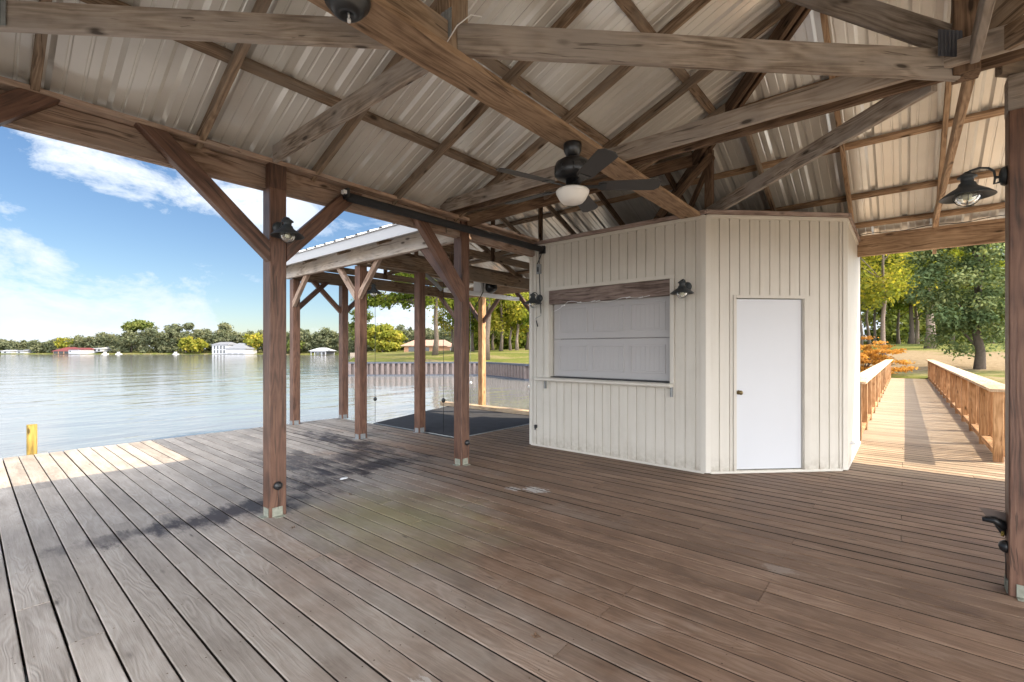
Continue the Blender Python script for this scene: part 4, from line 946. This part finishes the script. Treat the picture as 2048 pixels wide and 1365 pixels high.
# ------------------------------------------------------------------ trees
def crown_mesh(name, clumps, m, per=120, leaf=.16, seed=1, flat=.75, tint0=None):
    """clumps: list of (x, y, z, r). Leaf-sized faces scattered round each clump centre."""
    r = np.random.default_rng(seed); cs = np.array(clumps, float); n = len(cs)*per
    ci = np.repeat(np.arange(len(cs)), per); c = cs[ci]
    d = r.normal(size=(n, 3)); d /= np.linalg.norm(d, axis=1)[:, None]
    rad = c[:, 3]*np.cbrt(r.random(n))*(1+.25*r.normal(size=n)); pos = c[:, :3]+d*rad[:, None]*np.array([1, 1, flat])
    nn = d+r.normal(size=(n, 3))*.7+np.array([0, 0, .5]); nn /= np.linalg.norm(nn, axis=1)[:, None]
    a = np.cross(nn, r.normal(size=(n, 3))); a /= np.linalg.norm(a, axis=1)[:, None]; b_ = np.cross(nn, a)
    s = leaf*(.6+.8*r.random(n))[:, None]; V = np.empty((n, 4, 3))
    V[:, 0] = pos-a*s; V[:, 1] = pos-b_*s*.55; V[:, 2] = pos+a*s; V[:, 3] = pos+b_*s*.55
    ct = r.random(len(cs)); tint = np.clip(.5*ct[ci]+.5*r.random(n), 0, 1)
    return fast_mesh(name, V.reshape(-1, 3), np.arange(n*4).reshape(-1, 4), [m], tint)
def crown_clumps(r, cx, cy, z0, z1, rx, ry, n, cr, shape='round'):
    out = []
    for i in range(n):
        while True:
            p = np.array([r.uniform(-1, 1), r.uniform(-1, 1), r.uniform(-1, 1)])
            q = np.linalg.norm(p)
            if q < 1 and (q > .45 or r.random() < .3): break
        h = (p[2]+1)/2
        k = 1.0 if shape == 'round' else (1.12-h*.95)
        out.append((cx+p[0]*rx*k, cy+p[1]*ry*k, z0+h*(z1-z0), cr*r.uniform(.6, 1.35)*(1 if shape == 'round' else (1.15-.6*h))))
    return out
def tree(x, y, h, tr, z0, rx, n, label, leafm, bark='barkd', leaf=.16, per=110, cr=1.1, shape='round', name='tree', seed=0, limbs=6, lean=(0, 0), grp='trees on the bank', cat='tree', base=None, extra=()):
    r = np.random.default_rng(seed); zb = gz(x, y)-.1 if base is None else base
    o = root(name, label, cat, (x, y, zb), grp)
    b = MB(); pts = []; rad = []; top = h*.9; N = 9
    for i in range(N):
        s = i/(N-1); pts.append((lean[0]*s+r.normal()*.05*h*.1, lean[1]*s+r.normal()*.05*h*.1, top*s)); rad.append(tr*((1.35 if i == 0 else 1)*(1-.82*s)))
    b.tube(pts, rad, 9)
    cl = crown_clumps(r, lean[0]*.7, lean[1]*.7, z0, h, rx, rx, n, cr, shape)+[tuple(e) for e in extra]
    for j in range(limbs):
        c = cl[int(r.integers(len(cl)))]; s = np.clip((c[2]*.75)/top, .15, .9); i = s*(N-1); p = Vector(pts[int(i)])
        q = Vector(c[:3]); mid = (p+q)/2+Vector((0, 0, -.05*h*abs(r.normal())*.3)); b.tube([p, mid, q], [tr*.38*(1-s*.5), tr*.22, tr*.07], 6)
    for e in extra:
        p = Vector(pts[int(.45*(N-1))]); q = Vector(e[:3]); b.tube([p, (p+q)/2+Vector((0, 0, .3)), q], [tr*.4, tr*.25, tr*.08], 6)
    b.build('trunk', M[bark], o)
    me = crown_mesh('crown', cl, M[leafm], per, leaf, seed+100); c = bpy.data.objects.new('crown', me); C.objects.link(c); c.parent = o
    return o
# on the lawn beyond the bulkhead
def t_at(px, F): return at(px, F)
x, y = t_at(871, 50)
ex = []
rr = np.random.default_rng(3)
for i in range(26):      # the long limb reaching left towards the water
    s = i/25; q = RT*(-(1.5+s*6.8)); ex.append((q.x, q.y, 7.2-s*1.7+rr.normal()*.6, .75))
tree(x, y, 17, .27, 5.0, 5.6, 70, 'oak with a long leafy limb reaching left over the lawn', 'leaf_green', 'barkd', .17, 120, 1.1, seed=11, extra=ex, name='oak_tree')
x, y = t_at(973, 40); tree(x, y, 18, .30, 4.6, 5.0, 75, 'thick grey trunk nearest the bulkhead, seen right of the sunlit slip post', 'leaf_green', 'barkd', .16, 100, 1.1, seed=12, name='oak_tree')
spec = [(1003, 62, 15, .22, 3.2, 'leaf_yellow', 'slim tree with yellow-green leaves, left of the group beside the hut'),
        (1022, 70, 14, .20, 2.6, 'leaf_yellow', 'slender pale trunk in the middle of the group beside the hut'),
        (1034, 66, 15, .22, 3.4, 'leaf_green', 'green tree with a dark trunk close to the left edge of the hut'),
        (1054, 72, 14, .25, 2.4, 'leaf_yellow', 'yellow-leaved tree half cut off by the left edge of the hut'),
        (945, 74, 14, .22, 3.0, 'leaf_green', 'green tree seen between the two brown posts left of the hut'),
        (905, 78, 15, .22, 4.0, 'leaf_yellow', 'pale yellow-green tree behind the tan roofed house'),
        (985, 88, 16, .25, 2.0, 'leaf_dark', 'dark olive tree deepest in the group beside the hut')]
for i, (px, F, h, tr, z0, lm_, lab) in enumerate(spec):
    x, y = t_at(px, F); tree(x, y, h, tr, z0, 4.4, 78, lab, lm_, 'barkl' if i in (1, 2) else 'barkd', .22, 90, 1.15, seed=20+i, grp='trees on the lawn')
x, y = t_at(765, 150); tree(x, y, 9.5, .3, 1.0, 6.5, 60, 'round bright yellow-green tree on the far shore left of the tan house', 'leaf_yellow', leaf=.5, per=90, cr=1.5, seed=40, base=-.4)
x, y = t_at(722, 165); tree(x, y, 17, .3, 5.0, 3.6, 34, 'tall dark pine on the far shore beside the bright yellow-green tree', 'leaf_dark', leaf=.5, per=90, cr=1.5, seed=41, base=-.4, name='pine_tree')
# woodland beyond the footbridge
wood_spec = [(1722, 52, 15, .14, 4.5, 3.6, 'leaf_dark', 'thin trunk closest to the hut wall beyond the footbridge'),
             (1737, 56, 15, .17, 5.0, 3.6, 'leaf_dark', 'leaning thin trunk second from the hut wall beyond the footbridge'),
             (1765, 38, 14, .18, 4.2, 3.8, 'leaf_yellow', 'pale trunk rising behind the orange shrub'),
             (1750, 70, 15, .20, 4.5, 4.5, 'leaf_dark', 'dark trunk deep behind the orange shrub'),
             (1797, 75, 14, .25, 4.0, 5.0, 'leaf_green', 'stout trunk in the wood above the far end of the left handrail'),
             (1822, 66, 15, .32, 5.0, 5.0, 'leaf_green', 'black shaded trunk on the far grass above the bridge'),
             (1833, 68, 15, .25, 5.0, 5.0, 'leaf_yellow', 'sunlit brown trunk just right of the black shaded trunk'),
             (1861, 48, 17, .42, 6.5, 5.0, 'leaf_green', 'thick pinkish grey trunk left of the blue-green cedar'),
             (1905, 62, 15, .25, 3.0, 5.0, 'leaf_yellow', 'yellow-green tree glimpsed behind the blue-green cedar'),
             (1985, 60, 15, .25, 2.0, 5.0, 'leaf_green', 'green tree behind the cedar close to the right edge post')]
for i, (px, F, h, tr, z0, rx, lm_, lab) in enumerate(wood_spec):
    x, y = t_at(px, F); tree(x, y, h, tr, z0, rx, 72, lab, lm_, 'barkl' if i in (2, 6, 7) else 'barkd', .16 if F < 60 else .2, 105, 1.1, seed=60+i, grp='trees beyond the footbridge', lean=(-1.0, .5) if i == 1 else (0, 0))
x, y = t_at(1957, 26.5)
tree(x, y, 14.5, .24, 1.2, 3.7, 150, 'large blue-green cedar with low drooping boughs right of the footbridge', 'leaf_teal', 'barkd', .095, 300, .8, shape='cone', seed=80, name='cedar_tree', grp='trees beyond the footbridge', base=-.3)
# orange shrub left of the bridge
x, y = t_at(1722, 25); sb = root('orange_shrub', 'orange leaved shrub with layered branches beside the left handrail', 'shrub', (x, y, -.4))
r = np.random.default_rng(5); cl = []
for i in range(110):
    a = r.uniform(0, 6.28); q = math.sqrt(r.random())*2.0; h = r.uniform(.5, 2.55-.38*q); cl.append((q*math.cos(a), q*math.sin(a), h, .34))
me = crown_mesh('foliage', cl, M['leaf_orange'], 110, .06, 9, .28); o = bpy.data.objects.new('foliage', me); C.objects.link(o); o.parent = sb
b = MB()
for i in range(14):
    c = cl[i*7]; b.tube([(0, 0, 0), (c[0]*.4, c[1]*.4, c[2]*.6), (c[0], c[1], c[2])], [.05, .03, .012], 6)
b.build('stems', M['barkd'], sb)
# background woodland masses
def wood_mass(name, label, pts, m, leaf, per, cr, seed, cat='woodland'):
    me = crown_mesh(name, pts, m, per, leaf, seed); o = bpy.data.objects.new(name, me); C.objects.link(o); tag(o, label, cat, kind='stuff'); return o
r = np.random.default_rng(21); P = []
for i in range(520):
    px = r.uniform(1560, 2250); F = r.uniform(84, 110); x, y = at(px, F); P.append((x, y, 1.8+r.random()**1.3*16, r.uniform(1.3, 2.4)))
wood_mass('woodland_behind_bridge', 'dense shaded woodland closing the view beyond the footbridge', P, M['leaf_dark'], .42, 80, 1, 31)
P = []
for i in range(420):
    px = r.uniform(925, 1140); F = r.uniform(92, 122); x, y = at(px, F); P.append((x, y, 1.5+r.random()*13, r.uniform(1.3, 2.2)))
wood_mass('woodland_behind_lawn', 'sunlit wood behind the lawn trees beside the hut', P, M['leaf_green'], .45, 80, 1, 32)
# far shore : bank, woods, houses
fb = MB(); F0 = 205
for (px0, px1, F, dz) in ((-500, 560, 208, .5), (560, 720, 186, .5), (720, 1100, 160, .6)):
    for i in range(int((px1-px0)/20)):
        a0 = px0+i*20; a1 = a0+20
        q = [at(a0, F), at(a1, F), at(a1, F+8), at(a0, F+8), at(a1, F+140), at(a0, F+140)]
        n0 = WZ-.3; h = .25
        fb.add([(*q[0], n0), (*q[1], n0), (*q[1], WZ+h), (*q[0], WZ+h), (*q[2], WZ+.7), (*q[3], WZ+.7), (*q[4], 2.0), (*q[5], 2.0)], [(0, 1, 2, 3), (3, 2, 4, 5), (5, 4, 6, 7)])
o = fb.build('far_bank', M['lawn']); o['kind'] = 'structure'
prof = [(-500, 9), (-200, 7), (0, 6.2), (90, 6.2), (130, 7.6), (200, 9), (245, 10.6), (300, 11.6), (360, 11.2), (420, 11.4), (480, 11.4), (540, 11.2), (600, 10.4), (690, 10.4), (980, 10.4)]
def htop(px):
    for (a, ha), (c, hc) in zip(prof, prof[1:]):
        if a <= px <= c: return ha+(hc-ha)*(px-a)/(c-a)
    return 12
P = []; Pn = []
for i in range(5200):
    px = r.uniform(-480, 960); F = (212 if px < 560 else (190 if px < 700 else 168))+r.random()**1.4*48; x, y = at(px, F)
    bumpy = 1+.13*math.sin(px*.21)*math.sin(px*.083+1)+.06*r.normal(); z = WZ+.9+r.random()**.75*max(1.5, htop(px)*bumpy-1.9); P.append((x, y, z, r.uniform(.9, 1.9)))
wood_mass('far_woods', 'long wood of mixed trees on the far shore of the lake', P, M['leaf_far'], .50, 42, 1, 41)
def far_tree(px, F, h, z0, rx, lm_, lab, n=22, nm='tree'):
    x, y = at(px, F); return tree(x, y, h, .35, z0, rx, n, lab, lm_, 'barkd', .62, 60, 1.6, seed=int(px), base=WZ+.8, grp='trees on the far shore', name=nm)
far_tree(263, 219, 14, 10.4, 2.8, 'leaf_dark', 'left of the two tall round-topped pines above the far woods', nm='pine_tree')
far_tree(285, 219, 15.2, 10.8, 3.2, 'leaf_dark', 'right and taller of the two round-topped pines above the far woods', nm='pine_tree')
far_tree(376, 220, 13.6, 11.4, 1.6, 'leaf_far', 'thin lone treetop standing above the middle of the far woods', 12)
far_tree(345, 218, 13, 8, 2.8, 'leaf_far', 'rounded green treetop left of the thin lone treetop', 16)
far_tree(450, 220, 14, 10, 2.4, 'leaf_far', 'spiky treetop above the white two storey boathouse', 14, 'pine_tree')
far_tree(507, 209, 8.6, 2, 3.3, 'leaf_yellow', 'golden yellow tree right of the white boathouses on the far shore', 26)
far_tree(372, 209, 6.5, 1, 2.6, 'leaf_yellow', 'bright green small tree near the sunny lawn on the far shore', 22)
far_tree(398, 209, 5.6, .8, 2.6, 'leaf_yellow', 'bright green bush-like tree left of the white two storey boathouse', 18)
far_tree(133, 213, 5.6, 2.5, 2.6, 'leaf_yellow', 'olive yellow tree behind the red roofed boathouse', 18)
far_tree(590, 188, 5.2, .6, 2.6, 'leaf_dark', 'dark bushy tree left of the small white boathouse', 22)

def hip_building(name, label, px0, px1, F, zb, ze, zt, mw_, mr, parts=(), ridge=.35, depth=9, grp='houses and boathouses across the water', open_=False, over=.35, cat='building'):
    (x0, y0), (x1, y1) = at(px0, F), at(px1, F); L = math.hypot(x1-x0, y1-y0); o = root(name, label, cat, ((x0+x1)/2, (y0+y1)/2, zb), grp, math.atan2(y1-y0, x1-x0))
    h = ze-zb; t = zt-zb; b = MB(); X = L/2; 
    # local y points away from the camera
    if open_:
        for sx in np.linspace(-X+.3, X-.3, 5):
            for sy in (.3, depth-.3): b.box((sx-.15, sy-.15, 0), (sx+.15, sy+.15, h-.3))
        b.box((-X, 0, h-.5), (X, depth, h-.02)); b.box((-X+.2, depth-.5, 0), (X-.2, depth-.3, h-.5))
    else: b.box((-X, 0, 0), (X, depth, h))
    b.build('wall', mw_, o)
    b = MB(); a = X+over; q = depth+over; rd = a*(1-ridge) if ridge else 0
    b.add([(-a, -over, h), (a, -over, h), (a, q, h), (-a, q, h), (-a+a*ridge*1.0, depth/2, t), (a-a*ridge*1.0, depth/2, t), (-a, -over, h-.15), (a, -over, h-.15), (a, q, h-.15), (-a, q, h-.15)],
          [(0, 1, 5, 4), (1, 2, 5), (2, 3, 4, 5), (3, 0, 4), (6, 7, 1, 0), (7, 8, 2, 1), (8, 9, 3, 2), (9, 6, 0, 3), (9, 8, 7, 6)]); b.build('roof', mr, o)
    for (a0, a1, b0, b1, m, nm) in parts:
        q = MB(); q.box((-X+L*a0, -.06, h*b0), (-X+L*a1, -.004, h*b1)); q.build(nm, m, o)
    return o
D = M['darkopen']
hip_building('boathouse', 'white two storey boathouse with tall dark windows across the lake', 424, 456, 204, WZ+.1, WZ+4.3, WZ+5.5, M['whitehouse'], M['greyroof'], [(.12+.2*i, .2+.2*i, b0, b1, D, 'window') for i in range(4) for b0, b1 in ((.1, .42), (.52, .88))])
hip_building('boathouse', 'low white boathouse with grey hipped roof beside the two storey one', 452, 491, 201, WZ+.1, WZ+2.5, WZ+5.0, M['whitehouse'], M['greyroof'], [(.08+.3*i, .3+.3*i, .05, .12, D, 'boat_door') for i in range(3)], ridge=.75)
hip_building('boathouse', 'boathouse with a dark red roof over an open bay across the lake', 106, 140, 206, WZ+.2, WZ+1.5, WZ+3.2, M['brickwall'], M['redroof'], [(.03+.32*i, .29+.32*i, .05, .85, D, 'boat_door') for i in range(3)], ridge=.5)
hip_building('boathouse', 'white walled boathouse joined beside the dark red roofed one', 137, 160, 204, WZ+.2, WZ+2.2, WZ+2.9, M['whitehouse'], M['redroof'], [(.1, .2, .4, .7, D, 'window')], ridge=.2)
hip_building('boathouse', 'small open white boathouse with pale hipped roof seen between two slip posts', 620, 652, 172, WZ+.1, WZ+1.7, WZ+2.8, M['whitehouse'], M['whitehouse'], [(.38, .6, .0, .7, D, 'boat_door')], ridge=.6, open_=True)
hip_building('house', 'small white house at the left edge of the far shore', 2, 22, 209, WZ+.4, WZ+1.5, WZ+2.3, M['whitehouse'], M['whitehouse'], [(.3, .5, .2, .7, D, 'window')])
hip_building('house', 'little white cottage left of the red roofed boathouse', 32, 47, 209, WZ+.4, WZ+1.5, WZ+2.2, M['whitehouse'], M['greyroof'], [(.3, .5, .2, .7, D, 'window')])
hip_building('house', 'white house among the trees right of the red roofed boathouse', 184, 204, 211, WZ+1.2, WZ+2.6, WZ+3.5, M['whitehouse'], M['whitehouse'], [(.2, .4, .2, .7, D, 'window'), (.6, .8, .2, .7, D, 'window')])
hip_building('lake_house', 'tan roofed lakeside house beyond the end of the lawn', 808, 900, 135, WZ+.9, WZ+3.2, WZ+5.0, M['brickwall'], M['tanroof'], [(.10, .28, .0, .85, D, 'doorway'), (.45, .55, .3, .8, D, 'window')], ridge=.4, over=.9)
hip_building('lake_house', 'second tan roofed house just right of the larger one', 900, 940, 128, WZ+.9, WZ+2.9, WZ+3.9, M['whitehouse'], M['tanroof'], [(.2, .4, .2, .8, D, 'window'), (.55, .75, .2, .8, D, 'window')], ridge=.4, over=.8)
sw = MB()
for i in range(9):
    q = [at(700+i*14, 158), at(714+i*14, 158)]; sw.add([(*q[0], WZ-.2), (*q[1], WZ-.2), (*q[1], WZ+1.0), (*q[0], WZ+1.0), (q[0][0]+.5, q[0][1]+.5, WZ+1.0), (q[1][0]+.5, q[1][1]+.5, WZ+1.0)], [(0, 1, 2, 3), (3, 2, 5, 4)])
tag(sw.build('seawall', M['seawall']), 'low beige seawall along the far shore left of the tan roofed house', 'sea wall')
for i, px in enumerate((210, 237, 351)):
    x, y = at(px, 205); b = MB(); b.box((-.5, -.3, 0), (.5, .5, .7)); b.box((-.6, -.4, .7), (.6, .6, .8)); b.box((-1.2, -.8, -.6), (1.2, -.3, .02))
    o = b.build('dock_box', M['whitehouse']); o.location = (x, y, WZ+.3); tag(o, ('white dock box right of the white house across the lake', 'white dock box further right, below the tall round-topped pines', 'white dock box left of the bright green trees across the lake')[i], 'dock box', 'white dock boxes on the far shore')
